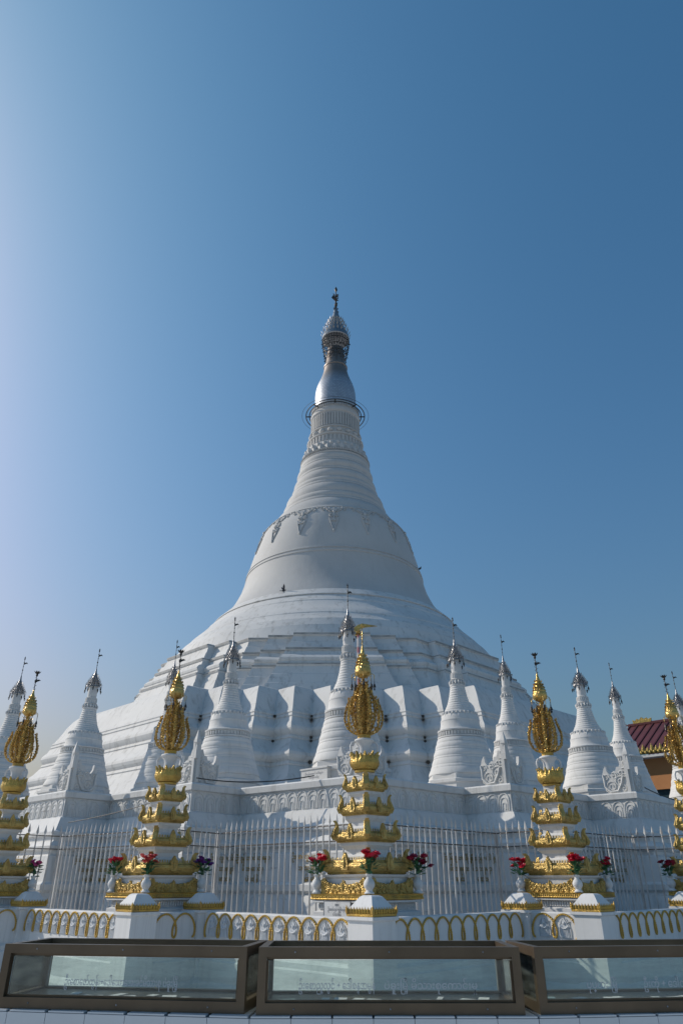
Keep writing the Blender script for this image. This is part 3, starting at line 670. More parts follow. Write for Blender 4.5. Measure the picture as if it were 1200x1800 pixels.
# ------------------------------------------------------------------ gold shrines
def square_fn(q, d):
    """frame on side q of a 45-degree square with half diagonal d: a along the side, o outward"""
    a0 = -math.pi / 2 + q * math.pi / 2 + math.pi / 4; n = Vector((math.cos(a0), math.sin(a0), 0)); t = Vector((-n.y, n.x, 0)); ap_ = d / math.sqrt(2)
    return lambda a, b_, o: tuple(n * (ap_ + o) + t * a + Vector((0, 0, b_)))
def tier(parent, d, z0, z1, zt, hf):
    """gold eave: flared slab of half diagonal d between z0 and z1; corner flames reach zt"""
    h_ = z1 - z0; mb = MB()
    mb.lathe([(d * .80, z0), (d * .86, z0 + .004), (d * .87, z0 + h_ * .14), (d * .90, z0 + h_ * .18), (d * .97, z0 + h_ * .40), (d, z0 + h_ * .55), (d * .975, z0 + h_ * .78), (d * .90, z0 + h_ * .86), (d * .88, z1), (d * .70, z1 + .003)], 4)
    for q in range(4):
        fn = square_fn(q, d * .88); L = d * .88 * math.sqrt(2)
        n = int(L / .035)
        for k in range(n): mb.leaf(fn(-L / 2 + L * (k + .5) / n, z0 + h_ * .02, .0), h_ * .17, .012, .012, (0, 0, 1), Vector(fn(1, 0, 0)) - Vector(fn(0, 0, 0)))
        fn = square_fn(q, d * .9); L = d * .86 * math.sqrt(2); n = int(L / .045)
        for k in range(n): mb.leaf(fn(-L / 2 + L * (k + .5) / n, z1 - .005, -.012), .045, .017, .009, (0, 0, 1), Vector(fn(1, 0, 0)) - Vector(fn(0, 0, 0)))
        fn = square_fn(q, d * .985); L = d * 1.2; 
        n = max(2, int(L / .11))
        for k in range(n):
            c = -L / 2 + L * (k + .5) / n; scroll(mb, fn, c, z0 + h_ * .56, h_ * .20, k, 1.3, -.005, .010, 1 if k % 2 else -1)
    o = mb.build('gold_tier', M_GOLD, parent, 35)
    f_ = MB(); H = zt - z0 - h_ * .25; zb = z0 + h_ * .25
    poly = [(d * .80, zb + .01), (d * .99, zb), (d * 1.06, zb + H * .22), (d * 1.0, zb + H * .46), (d * .93, zb + H * .66), (d * .93, zb + H * .84), (d * .985, zb + H * .98), (d * .90, zb + H), (d * .835, zb + H * .86), (d * .80, zb + H * .62), (d * .80, zb + H * .3)]
    f_.plate(poly, lambda a, b_, o_: (a, o_ - .028, b_), .056)
    for q in (-1, 1):
        f_.tube([(d * .86, q * .03, zb + H * .1), (d * .97, q * .032, zb + H * .25), (d * .93, q * .032, zb + H * .5), (d * .865, q * .03, zb + H * .7), (d * .88, q * .028, zb + H * .9)], .016, 5)
    fl = f_.build('corner_flame', M_GOLD, o, 35); copies(fl, rotz_mats(4), o)
    l_ = MB(); Lh = H * .78; fn = square_fn(0, d * .95)
    l_.plate([(-.05, z0 + h_ * .3), (.05, z0 + h_ * .3), (.07, z0 + h_ * .55), (.055, z0 + h_ * .3 + Lh * .55), (.03, z0 + h_ * .3 + Lh * .8), (.0, z0 + h_ * .3 + Lh), (-.03, z0 + h_ * .3 + Lh * .8), (-.055, z0 + h_ * .3 + Lh * .55), (-.07, z0 + h_ * .55)], lambda a, b_, o_: fn(a * hf, b_, o_ - .02), .045)
    l_.leaf(fn(0, z0 + h_ * .35, .03), Lh * .8, .022, .014, (0, 0, 1), Vector(fn(1, 0, 0)) - Vector(fn(0, 0, 0)))
    le = l_.build('leaf_crest', M_GOLD, o, 35); copies(le, rotz_mats(4), o)
    return o
def make_shrine():
    t = thing('gold_shrine', 'x', 'shrine')
    mb = MB(); mb.lathe([(.74, 0), (.74, 1.24), (.70, 1.25), (.66, 1.26), (.66, 1.345), (.70, 1.35), (.76, 1.355), (.76, 1.378), (.6, 1.38)], 4)
    for q in range(4):
        fn = square_fn(q, .66); L = .66 * math.sqrt(2)
        for k in range(22):
            p0 = fn(-L / 2 + L * (k + .5) / 22, 1.305, .012); mb.box(p0, (.022, .022, .06), math.pi / 4)
    mb.build('base', M_WHITE, t, 0)
    mb = MB(); mb.lathe([(.70, 1.381), (.775, 1.384), (.785, 1.395), (.775, 1.41), (.775, 1.44), (.785, 1.452), (.70, 1.456)], 4)
    for q in range(4):
        fn = square_fn(q, .778); L = .76 * math.sqrt(2)
        for k in range(30): mb.leaf(fn(-L / 2 + L * (k + .5) / 30, 1.396, 0), .046, .014, .010, (0, 0, 1), Vector(fn(1, 0, 0)) - Vector(fn(0, 0, 0)))
    mb.build('gold_band', M_GOLDOLD, t, 35)
    mb = MB(); mb.lathe([(.62, 1.45), (.62, 1.50), (.56, 1.53), (.56, 1.64), (.60, 1.66), (.62, 1.685), (.5, 1.69)], 4); mb.build('body_block', M_WHITE, t, 0)
    # pierced crest standing on the band, one panel a side
    cr = MB(); fn = square_fn(0, .655); L = .60 * math.sqrt(2); hw = L / 2
    top = []
    for k in range(41):
        u = -1 + 2 * k / 40; z = .105 + .055 * abs(u) ** 2 + .045 * max(0, 1 - abs(abs(u) - .86) / .14) + .055 * max(0, 1 - abs(u) / .13) + .012 * math.sin(k * 2.2)
        top.append((u * hw, 1.457 + z))
    cr.plate([(-hw, 1.457)] + [(hw, 1.457)] + top[::-1], lambda a, b_, o: fn(a, b_, o - .015), .03)
    for q in (-1, 1):
        for (a, b_, r, st, tn, sg) in ((.86, .115, .055, 0, 1.7, 1), (.62, .085, .042, 2, 1.6, -1), (.40, .07, .036, 0, 1.5, 1), (.20, .06, .034, 2, 1.5, -1), (.72, .035, .03, 1, 1.4, 1), (.30, .025, .022, 1, 1.3, -1), (.5, .03, .025, 2, 1.3, 1)):
            scroll(cr, lambda aa, bb, o: fn(aa, bb, .018 + o), q * a * hw, 1.46 + b_, r, st, tn, .0, .010, sg * q)
    cr.leaf(fn(0, 1.47, .018), .17, .03, .015, (0, 0, 1), Vector(fn(1, 0, 0)) - Vector(fn(0, 0, 0)))
    c_ = cr.build('crest_panel', M_GOLD, t, 35); copies(c_, rotz_mats(4), t)
    spec = [(.635, 1.688, 1.865, 2.01, 1.0), (.48, 2.09, 2.225, 2.385, .85), (.395, 2.44, 2.58, 2.73, .75), (.325, 2.765, 2.895, 3.015, .65)]
    for s in spec: tier(t, *s)
    necks = [(1.865, 2.09, .36, .30, .37), (2.225, 2.44, .31, .245, .30), (2.58, 2.765, .26, .20, .25), (2.895, 3.035, .20, .15, .15)]
    for z0, z1, a, b_, c in necks:
        mb = MB(); h_ = z1 - z0
        mb.lathe([(a, z0), (a, z0 + h_ * .2), (b_ * 1.06, z0 + h_ * .3), (b_, z0 + h_ * .36), (b_, z0 + h_ * .6), (b_ * 1.06, z0 + h_ * .66), (c * .94, z0 + h_ * .76), (c, z0 + h_ * .82), (c, z1 + .002)], 4); mb.build('neck', M_WHITE, t, 0)
    # lotus bowl
    mb = MB(); mb.lathe([(.11, 3.03), (.15, 3.035), (.155, 3.06), (.14, 3.075), (.185, 3.11), (.20, 3.16), (.195, 3.21), (.16, 3.24), (.10, 3.25)], 32)
    for lay in range(2):
        for i in range(10):
            a = 2 * math.pi * (i + .5 * lay) / 10; c, s = math.cos(a), math.sin(a)
            P = [(.165, 3.075), (.205, 3.13), (.214, 3.18), (.196, 3.235 + .03 * lay), (.222, 3.295 + .03 * lay)]; W = [.042, .062, .060, .034, .003]
            vs_ = []; fs = []
            for (r, z), w in zip(P, W):
                for q, oo in ((-1, -.012), (0, .010), (1, -.012)): vs_.append((c * (r + oo) - s * q * w, s * (r + oo) + c * q * w, z))
                for q, oo in ((1, -.026), (0, -.012), (-1, -.026)): vs_.append((c * (r + oo) - s * q * w, s * (r + oo) + c * q * w, z))
            mb.rings([vs_[k * 6:(k + 1) * 6] for k in range(5)], True, True, True)
    mb.build('lotus_bowl', M_GOLDSM, t, 40)
    mb = MB(); mb.lathe([(.12, 3.22), (.118, 3.27), (.10, 3.32), (.092, 3.38), (.10, 3.43), (.135, 3.475), (.15, 3.49), (.145, 3.51), (.11, 3.525)], 32)
    j = mb.build('jar_neck', M_WHITE, t, 30)
    hd = MB(); hd.tube([(.13, 0, 3.48), (.18, 0, 3.47), (.205, 0, 3.42), (.20, 0, 3.35), (.165, 0, 3.30), (.14, 0, 3.32), (.15, 0, 3.35)], [.016, .018, .018, .016, .014, .012, .010], 6)
    h2 = hd.build('jar_handle', M_WHITE, j, 40); copies(h2, rotz_mats(2), j)
    mb = MB(); mb.lathe([(.09, 3.518), (.10, 3.525), (.10, 3.575), (.108, 3.58), (.09, 3.59)], 24); mb.build('gold_ring', M_GOLDOLD, t, 30)
    # openwork cage of gilded branches
    core = MB(); core.lathe([(.06, 3.58), (.05, 3.7), (.045, 3.9), (.05, 4.1), (.035, 4.3), (.024, 4.48)], 10)
    r2 = random.Random(3)
    for k in range(90):
        z = 3.62 + k * .0095; a = r2.random() * 6.28; rr = .055; core.leaf((rr * math.cos(a), rr * math.sin(a), z), .06 + .03 * r2.random(), .02, .006, (math.cos(a), math.sin(a), .7 + r2.random()), (-math.sin(a), math.cos(a), r2.uniform(-.4, .4)))
    cg = core.build('cage_core', M_CAGE, t, 40)
    for n, prof, ph in ((10, [(.09, 3.585), (.20, 3.625), (.265, 3.70), (.288, 3.80), (.280, 3.90), (.250, 3.99), (.225, 4.06), (.225, 4.12)], 0.0), (9, [(.07, 3.6), (.13, 3.68), (.17, 3.80), (.185, 3.95), (.165, 4.08), (.14, 4.18), (.125, 4.26), (.13, 4.31)], .2), (7, [(.05, 3.7), (.09, 3.85), (.105, 4.0), (.105, 4.13), (.085, 4.24), (.06, 4.32), (.062, 4.37)], .1)):
        rb = MB(); rb.tube([(r, 0, z) for r, z in prof], [.010] * (len(prof) - 1) + [.003], 5)
        pt_ = [(z, r) for r, z in prof]; z0, z1 = prof[0][1], prof[-1][1]
        for k in range(24):
            z = z0 + (z1 - z0) * (k + .7) / 24; r = lerp(pt_, z); sg = 1 if k % 2 else -1
            rb.leaf((r, 0, z), .060, .021, .007, (r2.uniform(-.2, .5), sg * .8, .55), (1, 0, r2.uniform(-1, 1)))
            rb.leaf((r, 0, z), .046, .016, .007, (.5, -sg * .4, .8), (0, 1, r2.uniform(-1, 1)))
            if k % 3 == 0: rb.blob((r + .012, 0, z), .013, .013, .013, 5, 3)
        ro = rb.build('cage_branch', M_CAGE, cg, 40); copies(ro, rotz_mats(n, ph), cg)
    # small umbrella with bells, then the vane rod
    u = MB(); u.lathe([(.03, 4.455), (.085, 4.475), (.120, 4.515), (.130, 4.555), (.124, 4.60), (.112, 4.64), (.114, 4.645), (.096, 4.69), (.098, 4.695), (.072, 4.75), (.074, 4.755), (.048, 4.82), (.024, 4.90), (.010, 4.98)], 20)
    for zz_, rr, n in ((4.50, .112, 16), (4.545, .130, 18), (4.59, .126, 18), (4.635, .113, 16), (4.685, .097, 14), (4.74, .076, 12), (4.80, .052, 8)):
        for i in range(n):
            a = 2 * math.pi * i / n; u.leaf((rr * math.cos(a + zz_ * 9), rr * math.sin(a + zz_ * 9), zz_), .058, .022, .008, (.42 * math.cos(a), .55 * math.sin(a), .8), (-math.sin(a), math.cos(a), 0))
    for i in range(8):
        a = 2 * math.pi * i / 8; u.tube([(.10 * math.cos(a), .10 * math.sin(a), 4.50), (.15 * math.cos(a), .15 * math.sin(a), 4.53), (.18 * math.cos(a), .18 * math.sin(a), 4.50), (.175 * math.cos(a), .175 * math.sin(a), 4.44)], .006, 4)
    uo = u.build('gold_umbrella', M_CAGE, t, 40)
    bl = make_bell_part(uo); copies(bl, [Matrix.Translation((.178 * math.cos(i * math.pi / 4), .178 * math.sin(i * math.pi / 4), 4.31 - .03 * (i % 2))) for i in range(8)], uo)
    return t
def rod(parent, kind):
    v = MB(); v.lathe([(.016, 4.90), (.008, 5.0), (.007, 5.33), (.003, 5.36)], 6)
    for zz_ in (4.98, 5.05, 5.12, 5.18): v.blob((0, 0, zz_), .014, .014, .014, 6, 4); v.leaf((0, 0, zz_), .05, .012, .004, (1, 0, .5), (0, 1, 0)); v.leaf((0, 0, zz_ + .03), .045, .012, .004, (-1, 0, .5), (0, 1, 0))
    if kind == 'flag':
        v.plate([(-.13, 5.29), (-.07, 5.335), (.0, 5.36), (.06, 5.35), (.25, 5.318), (.08, 5.30), (.0, 5.285), (-.07, 5.24), (-.13, 5.225)], lambda a, b_, o: (a, o - .012, b_), .024)
        v.blob((.01, 0, 5.33), .035, .03, .035, 8, 5)
    else:
        for i in range(8):
            a = i * math.pi / 4; v.leaf((.0, 0, 5.28), .10, .03, .008, (.55 * math.cos(a), .55 * math.sin(a), .5), (-math.sin(a), math.cos(a), 0))
        v.blob((0, 0, 5.27), .024, .024, .034, 8, 5)
        v.plate([(-.02, 5.12), (.10, 5.16), (.06, 5.18), (-.02, 5.17)], lambda a, b_, o: (a, o - .005, b_), .01)
    return v.build('vane', M_CAGE if kind == 'flag' else M_DARK, parent, 40)
SH = [('central gold and white tiered shrine with winged golden vane, before the tallest small stupa', .36, 11.0), ('left gold and white tiered shrine, beside the purple flowers', -2.90, 12.45),
      ('right gold and white tiered shrine, between the two right small stupas', 3.57, 12.67), ('gold and white tiered shrine cut off by the left edge of the photo', -6.13, 13.9), ('gold and white tiered shrine mostly cut off by the right edge of the photo', 6.62, 14.2)]
sh0 = make_shrine(); 
for i, (lab, x, y) in enumerate(SH):
    o = sh0 if i == 0 else copy_tree(sh0)
    o.location = (x, y, 0); tag(o, lab, 'shrine', 'gold tiered shrines behind the low wall')
    o.rotation_euler = (R_(rnd.uniform(-.3, .3)), R_(rnd.uniform(-.3, .3)), R_(rnd.uniform(-1, 1)))
    SH[i] = (lab, x, y, o)
for i, s in enumerate(SH): rod(s[3], 'flag' if i == 0 else 'orb')

# vases and bouquets on the shrine corners
def make_vase():
    t = MB(); t.lathe([(.062, 0), (.066, .012), (.045, .03), (.042, .045), (.070, .085), (.074, .12), (.060, .155), (.036, .18), (.034, .20), (.046, .215), (.048, .23), (.040, .235), (.030, .225)], 20, 0, (0, 0, 0), True, True)
    return t.build('flower_vase', M_WHITE, None, 40)
def make_bouquet(mat, seed, n=9, spread=.085, hgt=.20, droop=False):
    r2 = random.Random(seed); root = thing('bouquet', 'x', 'bouquet')
    st = MB(); heads = []
    for k in range(n):
        a = r2.random() * 6.28; rr = spread * math.sqrt(r2.random()); z = hgt + r2.uniform(-.045, .035) - rr * .3
        if droop and k == 0: a, rr, z = 0.3, spread * 1.7, hgt * .5
        p = (rr * math.cos(a), rr * math.sin(a), z); heads.append(p)
        st.tube([(0, 0, -.06), (p[0] * .35, p[1] * .35, z * .5), p], .004, 4)
    for k in range(44):
        a = r2.random() * 6.28; z = r2.uniform(.0, hgt * .8); rr = r2.uniform(.01, .06)
        st.leaf((rr * math.cos(a), rr * math.sin(a), z), r2.uniform(.06, .10), .026, .004, (math.cos(a), math.sin(a), r2.uniform(-.2, .9)), (-math.sin(a), math.cos(a), r2.uniform(-.4, .4)))
    st.build('stems_and_leaves', M_STEM, root, 0)
    fl = MB()
    fl.blob((0, 0, .002), .024, .024, .022, 6, 4)
    for lay, (rad, tilt, m_) in enumerate(((.030, 1.3, 5), (.042, .75, 6), (.050, .25, 7))):
        for i in range(m_):
            a = 2 * math.pi * (i + .4 * lay) / m_; fl.leaf((.006 * math.cos(a), .006 * math.sin(a), -.008), rad, rad * .62, .005, (math.cos(a), math.sin(a), tilt), (-math.sin(a), math.cos(a), 0))
    f0 = fl.build('flower', mat, root, 50)
    ms = [Matrix.Translation(p) @ Matrix.Rotation(r2.uniform(-.5, .5), 4, 'X') @ Matrix.Rotation(r2.uniform(-.5, .5), 4, 'Y') @ Matrix.Rotation(r2.random() * 6.28, 4, 'Z') for p in heads]
    copies(f0, ms, root); return root
CORN = {'left': (-.70, 0), 'front': (0, -.70), 'right': (.70, 0)}
BQ = [(0, 'left', M_RED, 9, 'bright red roses at the left corner of the central gold shrine'), (0, 'front', M_RED, 9, 'red roses with pale green leaves at the front corner of the central gold shrine'), (0, 'right', M_DKRED, 9, 'dark red roses with one drooping bloom at the right corner of the central gold shrine'),
      (1, 'left', M_RED, 7, 'red flowers at the left corner of the left gold shrine'), (1, 'front', M_CORAL, 8, 'coral red flowers at the front corner of the left gold shrine'), (1, 'right', M_PURPLE, 9, 'purple flowers at the right corner of the left gold shrine'),
      (2, 'left', M_RED, 8, 'spreading red flowers at the left corner of the right gold shrine'), (2, 'front', M_RED, 11, 'tall red roses at the front corner of the right gold shrine'), (2, 'right', M_RED, 7, 'red flowers in shade at the right corner of the right gold shrine'),
      (3, 'right', M_PINK, 6, 'pink flowers beside the gold shrine at the left edge'), (4, 'left', M_DKRED, 8, 'dark red flowers beside the gold shrine at the right edge')]
v0 = None
for i, (si, cn, mt, n, lab) in enumerate(BQ):
    x, y = SH[si][1] + CORN[cn][0], SH[si][2] + CORN[cn][1]
    v = make_vase() if v0 is None else v0.copy()
    if v0 is None: v0 = v
    else: COL.objects.link(v)
    v.location = (x, y, 1.459); v.rotation_euler = (0, 0, i); tag(v, 'white vase holding ' + lab.replace(' with one drooping bloom', '').replace(' with pale green leaves', ''), 'vase', 'white flower vases on the shrine corners')
    bq = make_bouquet(mt, 20 + i, n + 2, .10 if n > 7 else .075, .19 if cn != 'front' else .21, i == 2); bq.location = (x, y, 1.69); bq.scale = (1.22, 1.22, 1.18); tag(bq, lab, 'bouquet', 'bouquets on the shrine corners')

# white sign on the central shrine's base
t = thing('sign_board', 'small white sign board with grey writing below the central gold shrine', 'sign', (SH[0][1] - .40, SH[0][2] - .40, 1.27), R_(-45))
mb = MB(); mb.box((-.02, 0, 0), (.50, .02, .20)); mb.build('board', M_WHITE, t, 0)
mb = MB(); mb.box((-.02, -.004, .101), (.50, .02, .006)); mb.box((-.02, -.004, -.101), (.50, .02, .006)); mb.box((-.269, -.004, 0), (.006, .02, .2)); mb.box((.229, -.004, 0), (.006, .02, .2)); mb.build('border', M_GREYTXT, t, 0)
mb = MB()
for k, (s, w) in enumerate(((TOWN[2], .07), (NAMES[2], .34), (TOWN[0], .15))): put_text(mb, s, lambda a, b_, o: (a - .02, -.011 - o, .045 - .055 * k + b_), .05, w)
mb.build('writing', M_GREYTXT, t, 0)

# ------------------------------------------------------------------ tiled ledge and glass cases
LN = [(-3.2, 4.93), (-.48, 4.47), (1.03, 4.47), (3.2, 4.74)]
ZL = .976
led = thing('tiled_ledge', 'low white tiled ledge carrying the glass cases', 'ledge', (0, 0, 0))
for i, (P, Q) in enumerate(zip(LN, LN[1:])):
    pass
mb = MB(); fr_ = [(x, y) for x, y in LN]; bk = [(p.x, p.y) for p in offset(LN, -.72)]
mb.rings([[(x, y, z) for x, y in fr_ + bk[::-1]] for z in (0, ZL - .008)], True, True, True); mb.build('core', M_GROUT, led, 0)
mb = MB()
for P, Q in zip(LN, LN[1:]):
    fn, L = face_fn(P, Q); n = max(1, round(L / .226)); w = L / n
    for k in range(n):
        for z in (ZL - .008 - .30, ZL - .008 - .604): mb.plate([(k * w + .0015, z), ((k + 1) * w - .0015, z), ((k + 1) * w - .0015, z + .298), (k * w + .0015, z + .298)], lambda a, b_, o: fn(a, b_, o + .001), .008)
mb.build('tile_facing', M_TILE, led, 0)
mb = MB()
tp = offset(LN, .006)
for i in range(3):
    P, Q = tp[i], tp[i + 1]; P2, Q2 = Vector(bk[i]), Vector(bk[i + 1]); L = (Q - P).length; n = max(1, round(L / .226))
    for k in range(n):
        for r0, r1 in ((0, .33), (.335, .665), (.67, 1)):
            q = []
            for s_, r_ in ((k / n + .004, r0), ((k + 1) / n - .004, r0), ((k + 1) / n - .004, r1), (k / n + .004, r1)):
                a = P.lerp(Q, s_); b_ = P2.lerp(Q2, s_); p = a.lerp(b_, r_); q.append((p.x, p.y))
            mb.rings([[(x, y, z) for x, y in q] for z in (ZL - .0075, ZL)], True, True, True)
mb.build('top_tiles', M_TILE, led, 0)
def make_case(P, Q, label, lines, depth=.50):
    P, Q = Vector(P), Vector(Q); W = (Q - P).length; ang = math.atan2(Q.y - P.y, Q.x - P.x)
    t = thing('glass_case', label, 'display case', (P.x, P.y, ZL + .001), ang, 'glass cases along the tiled ledge')
    H = .306; b_ = .045
    f_ = MB()
    for y in (0, depth - b_):
        for z, hh in ((0, .052), (H - .046, .046)): f_.box((W / 2, y + b_ / 2, z + hh / 2), (W - 2 * b_, b_, hh))
        for x in (0, W - b_): f_.box((x + b_ / 2, y + b_ / 2, H / 2), (b_, b_, H))
    for x in (0, W - b_):
        for z, hh in ((0, .052), (H - .046, .046)): f_.box((x + b_ / 2, depth / 2, z + hh / 2 - .0005), (b_ - .002, depth - 2 * b_, hh))
    # glazing beads
    for y in (b_ - .006,):
        for z in (.058, H - .052): f_.box((W / 2, y - .006, z), (W - 2 * b_, .012, .012))
        for x in (b_ + .006, W - b_ - .006): f_.box((x, y - .006, H / 2), (.012, .012, H - .128))
    f_.build('frame', M_BRONZE, t, 0)
    for nm, c, d in (('front_pane', (W / 2, .024, H / 2), (W - 2 * b_ - .024, .005, H - .125)), ('back_pane', (W / 2, depth - .024, H / 2), (W - 2 * b_ - .004, .005, H - .102)), ('side_pane', (.022, depth / 2, H / 2), (.005, depth - 2 * b_ - .004, H - .102)), ('side_pane', (W - .022, depth / 2, H / 2), (.005, depth - 2 * b_ - .004, H - .102))):
        g_ = MB(); g_.box(c, d); g_.build(nm, M_GLASS, t, 0)
    fl_ = MB(); fl_.box((W / 2, depth / 2, .022), (W - 2 * b_ - .002, depth - 2 * b_ - .002, .040)); fl_.build('case_floor', M_CASEIN, t, 0)
    for s, x0, w in lines:
        tx = MB(); put_text(tx, s, lambda a, bb, o: (x0 * W + a, .0205 - o, .112 + bb), .050, w, .01); tx.build('etched_lettering', M_ETCH, t, 0)
    sc_ = MB(); sc_.blob((0, 0, 0), .005, .003, .005, 8, 4); sc_ = sc_.build('screw_head', M_SILVER, t, 60)
    copies(sc_, [Matrix.Translation((x_ * W, -.001, z_)) for x_ in (.14, .5, .86) for z_ in (.026, H - .023)], t)
    # small thin pale strips laid at random angles on the case floor
    r2 = random.Random(int(W * 1000) + int(P.x * 10))
    k = 0; x = .12
    ps = MB()
    while x < W - .14:
        w = r2.uniform(.03, .09); ps.box((x + w / 2, .17 + r2.uniform(-.05, .08), .0435 + .0006 * (k % 5)), (w, r2.uniform(.05, .12), .001), r2.uniform(-.5, .5)); x += w + r2.uniform(.0, .07); k += 1
    ps.build('pale_strips', M_PALE, t, 0)
    return t
make_case((-.452, 4.5), (.972, 4.5), 'middle bronze framed glass case on the tiled ledge', [('ဦးေစာညူလွင် + ေဒါ်စန္ဒာမွန်', .30, .41), ('ပဲခူးြမို့ မိသားစုေကာင်းမှု', .655, .50)])
make_case((-1.945, 4.745), (-.52, 4.535), 'left bronze framed glass case, cut by the left edge of the photo', [('ဦးေစာေဇာ်ထွန်း+ေဒါ်ေသာေအးခင်မိသားစု ပဲခူးြမို့', .50, .66)])
make_case((1.055, 4.515), (2.47, 4.665), 'right bronze framed glass case, cut by the right edge of the photo', [('ပုပ္ပား ြမို့', .26, .17), ('ဦးတို + ေဒါ်လှြမင့်', .54, .32)])

# ------------------------------------------------------------------ striped pole, cables, finial, birds
t = thing('striped_pole', 'thin red and white pole with a gilt tip beside the tallest small stupa', 'pole', (.37, 15.0, TZ + .003))
mb = MB(); mb.lathe([(.030, 0), (.028, 2.2), (.022, 3.05)], 10); mb.build('pole', M_STRIPE, t, 40)
mb = MB(); mb.lathe([(.02, 3.04), (.05, 3.07), (.06, 3.12), (.03, 3.17), (.005, 3.26)], 10)
for k in range(8): mb.leaf((0, 0, 3.05), .09, .025, .008, (math.cos(k * .785), math.sin(k * .785), -.4), (0, 0, 1))
mb.build('gilt_tip', M_CAGE, t, 40)
def cable(pts, label, r=.012):
    mb = MB(); mb.tube(pts, r, 5); tag(mb.build('cable', M_CABLE, None, 60), label, 'cable', 'cables along the terrace top')
def sag(a, b_, s, n=16): return [tuple(Vector(a).lerp(Vector(b_), k / n) + Vector((0, 0, -s * 4 * (k / n) * (1 - k / n)))) for k in range(n + 1)]
cable(sag((-3.0, 15.34, 3.50), (-.55, 14.98, 3.50), .10), 'dark cable sagging along the terrace top left of the central shrine')
cable(sag((-6.0, 16.75, 2.75), (-3.3, 15.35, 3.2), .05), 'dark cable slanting across the shaded terrace behind the left shrine', .009)
cable(sag((6.9, 17.0, 3.50), (9.6, 18.6, 3.42), .22), 'dark cable sagging on the terrace at the right edge')
mb = MB(); mb.lathe([(.03, 0), (.012, .05), (.010, .5), (.05, .52), (.012, .56), (.010, .75), (.04, .78), (.004, .9)], 8)
o = mb.build('metal_finial', M_DARK, None, 40); o.location = (XC - 11.5, DC - 4.75, 8.40); tag(o, 'tiny metal finial on the far left edge of the great stupa base', 'finial')
def bird(loc, rz_, label, flying=False):
    mb = MB(); rs = []
    for x, r, z in ((-.17, .015, -.03), (-.12, .05, -.01), (-.05, .075, 0), (.03, .08, .01), (.09, .06, .04), (.12, .042, .075), (.15, .045, .095), (.185, .03, .095), (.21, .008, .09)):
        rs.append([(x, r * math.cos(k * math.pi / 4), z + r * math.sin(k * math.pi / 4)) for k in range(8)])
    mb.rings(rs, True, True, True)
    mb.plate([(-.14, -.03), (-.32, -.06), (-.32, .06), (-.14, .03)], lambda a, c, o: (a, c, -.03 + o), .012)
    for q in (-1, 1):
        if flying: mb.plate([(.08, .05), (-.08, .05), (-.14, .30), (-.10, .52), (.02, .34)], lambda a, c, o: (a, q * c * .75, .02 + c * .85 + o), .014)
        else: mb.plate([(.09, .0), (.0, .05), (-.22, .0), (-.2, -.05), (.02, -.06)], lambda a, c, o: (a, q * (.06 + o), c + .01), .02)
        mb.tube([(.0, q * .03, -.06), (.01, q * .03, -.115)], .008, 4)
    o = mb.build('bird', M_BIRD, None, 50); o.location = loc; o.rotation_euler = (0, 0, rz_); o.scale = (.62, .62, .62); return tag(o, label, 'bird', 'birds on the great stupa')
def on_foot(th, r, z): return (XC + r * math.cos(th), DC + r * math.sin(th), z)
bird(on_foot(R_(-112.5), 6.52, 14.58), R_(20), 'dark bird with raised wings on the ledge below the bell', True)
bird(on_foot(R_(-168), 7.04, 14.17), R_(80), 'tiny dark bird perched on the left edge of the round foot, higher one')
bird(on_foot(R_(-170), 7.40, 13.70), R_(80), 'tiny dark bird perched on the left edge of the round foot, lower one')
bird(on_foot(R_(-20), 5.28, 17.62), R_(-60), 'tiny dark bird perched on the right side of the bell')

# ------------------------------------------------------------------ maroon-roofed building at right
e1 = Vector((.7071, .7071)); e2 = Vector((-.7071, .7071))
bd = thing('pavilion_building', 'orange building with maroon metal roof and gold fretwork at the right edge', 'building', (16.7, 40.0, 0))
def bp(s, t_, z):
    p = e1 * s + e2 * t_; return (p.x, p.y, z)
T0, T1 = 2.3, -14.0
mb = MB()
rz0, rz1, rw = 7.9, 10.05, 3.7
mb.rings([[bp(0, T0, rz0), bp(rw, T0, rz1), bp(2 * rw, T0, rz0), bp(2 * rw, T0, rz0 - .12), bp(rw, T0, rz1 - .12), bp(0, T0, rz0 - .12)], [bp(0, T1, rz0), bp(rw, T1, rz1), bp(2 * rw, T1, rz0), bp(2 * rw, T1, rz0 - .12), bp(rw, T1, rz1 - .12), bp(0, T1, rz0 - .12)]], True, True, True)
for k in range(34):
    t_ = T0 - .12 - k * .48
    for s0_, s1_ in ((0, rw), (2 * rw, rw)):
        mb.tube([bp(s0_, t_, rz0 + .03), bp(s1_, t_, rz1 + .03)], .045, 4)
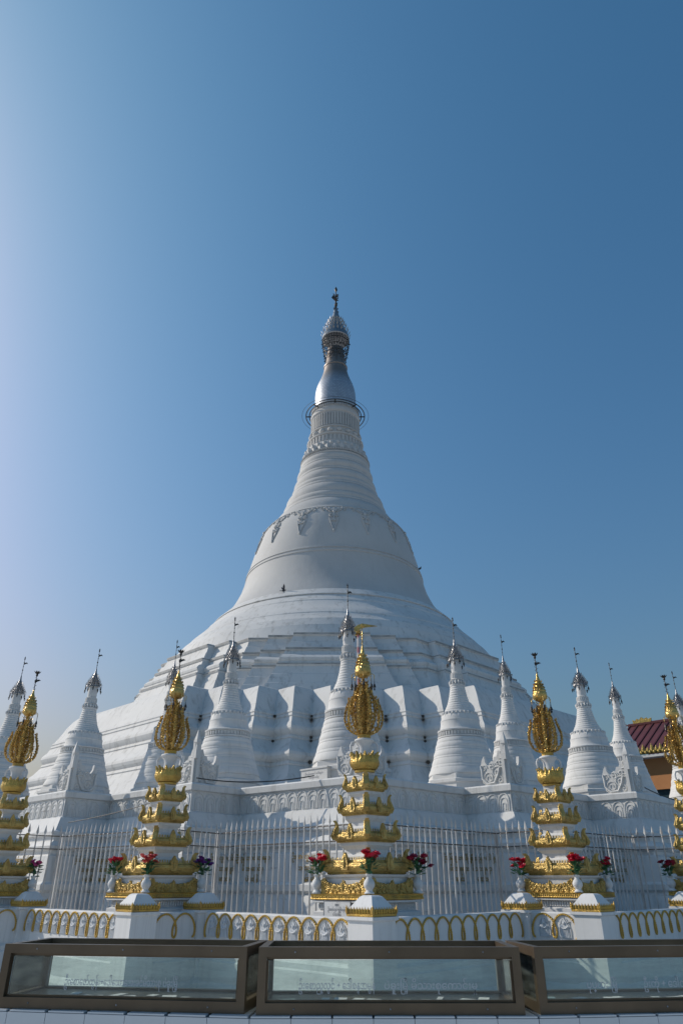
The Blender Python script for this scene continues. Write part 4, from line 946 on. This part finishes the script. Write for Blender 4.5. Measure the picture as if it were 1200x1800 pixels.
mb.tube([bp(rw, T0, rz1 + .05), bp(rw, T1, rz1 + .05)], .10, 6)
mb.plate([(0, 0), (.5, .35), (.25, .05)], lambda a, b_, o: bp(rw + o - .03, T0 + a - .1, rz1 + b_), .06)
mb.build('roof', M_ROOF, bd, 0)
mb = MB(); mb.rings([[bp(s, t_, z) for s, t_ in ((.7, T0 - .9), (2 * rw - .7, T0 - .9), (2 * rw - .7, T1), (.7, T1))] for z in (0, 6.05)], True, True, True); w_ = mb.build('lower_glazing', M_DKGLASS, bd, 0)
mb = MB(); mb.rings([[bp(s, t_, z) for s, t_ in ((.5, T0 - .7), (2 * rw - .5, T0 - .7), (2 * rw - .5, T1), (.5, T1))] for z in (6.0, 7.72)], True, True, True); mb.build('orange_wall', M_ORANGE, bd, 0)
mb = MB()
for k in range(9): mb.tube([bp(.49, T0 - 1.6 - k * 1.8, 6.0), bp(.49, T0 - 1.6 - k * 1.8, 7.72)], .02, 4)
mb.build('wall_joint', M_GREYTXT, bd, 0)
mb = MB(); mb.box((0, 0, 0), (.01, .01, .01)); mb = MB()
mb.rings([[bp(s, t_, z) for s, t_ in ((-.12, T0), (2 * rw + .12, T0), (2 * rw + .12, T1), (-.12, T1))] for z in (7.60, 7.73)], True, True, True); mb.build('eave_slab', M_WHITE, bd, 0)
mb = MB()
for k in range(68):
    t_ = T0 - .05 - k * .24; h_ = .42 + .14 * (k % 2) + rnd.uniform(-.04, .04)
    mb.leaf(bp(-.10, t_, 7.74), h_, .13, .05, (0, 0, 1), (e2.x, e2.y, 0)); mb.blob(bp(-.13, t_ + .12, 7.86), .09, .09, .09, 6, 4)
mb.build('gold_fretwork', M_FRET, bd, 40)
for tc_ in (1.4, -2.2, -6.0, -10):
    mb = MB(); mb.plate([(-.55, 0), (.55, 0), (.58, .22), (.4, .16), (.3, .27), (.15, .2), (0, .33), (-.15, .2), (-.3, .27), (-.4, .16), (-.58, .22)], lambda a, b_, o: bp(rw + o - .06, tc_ + a, rz1 + .12 + b_), .12)
    mb.build('ridge_crest', M_FRET, bd, 0)
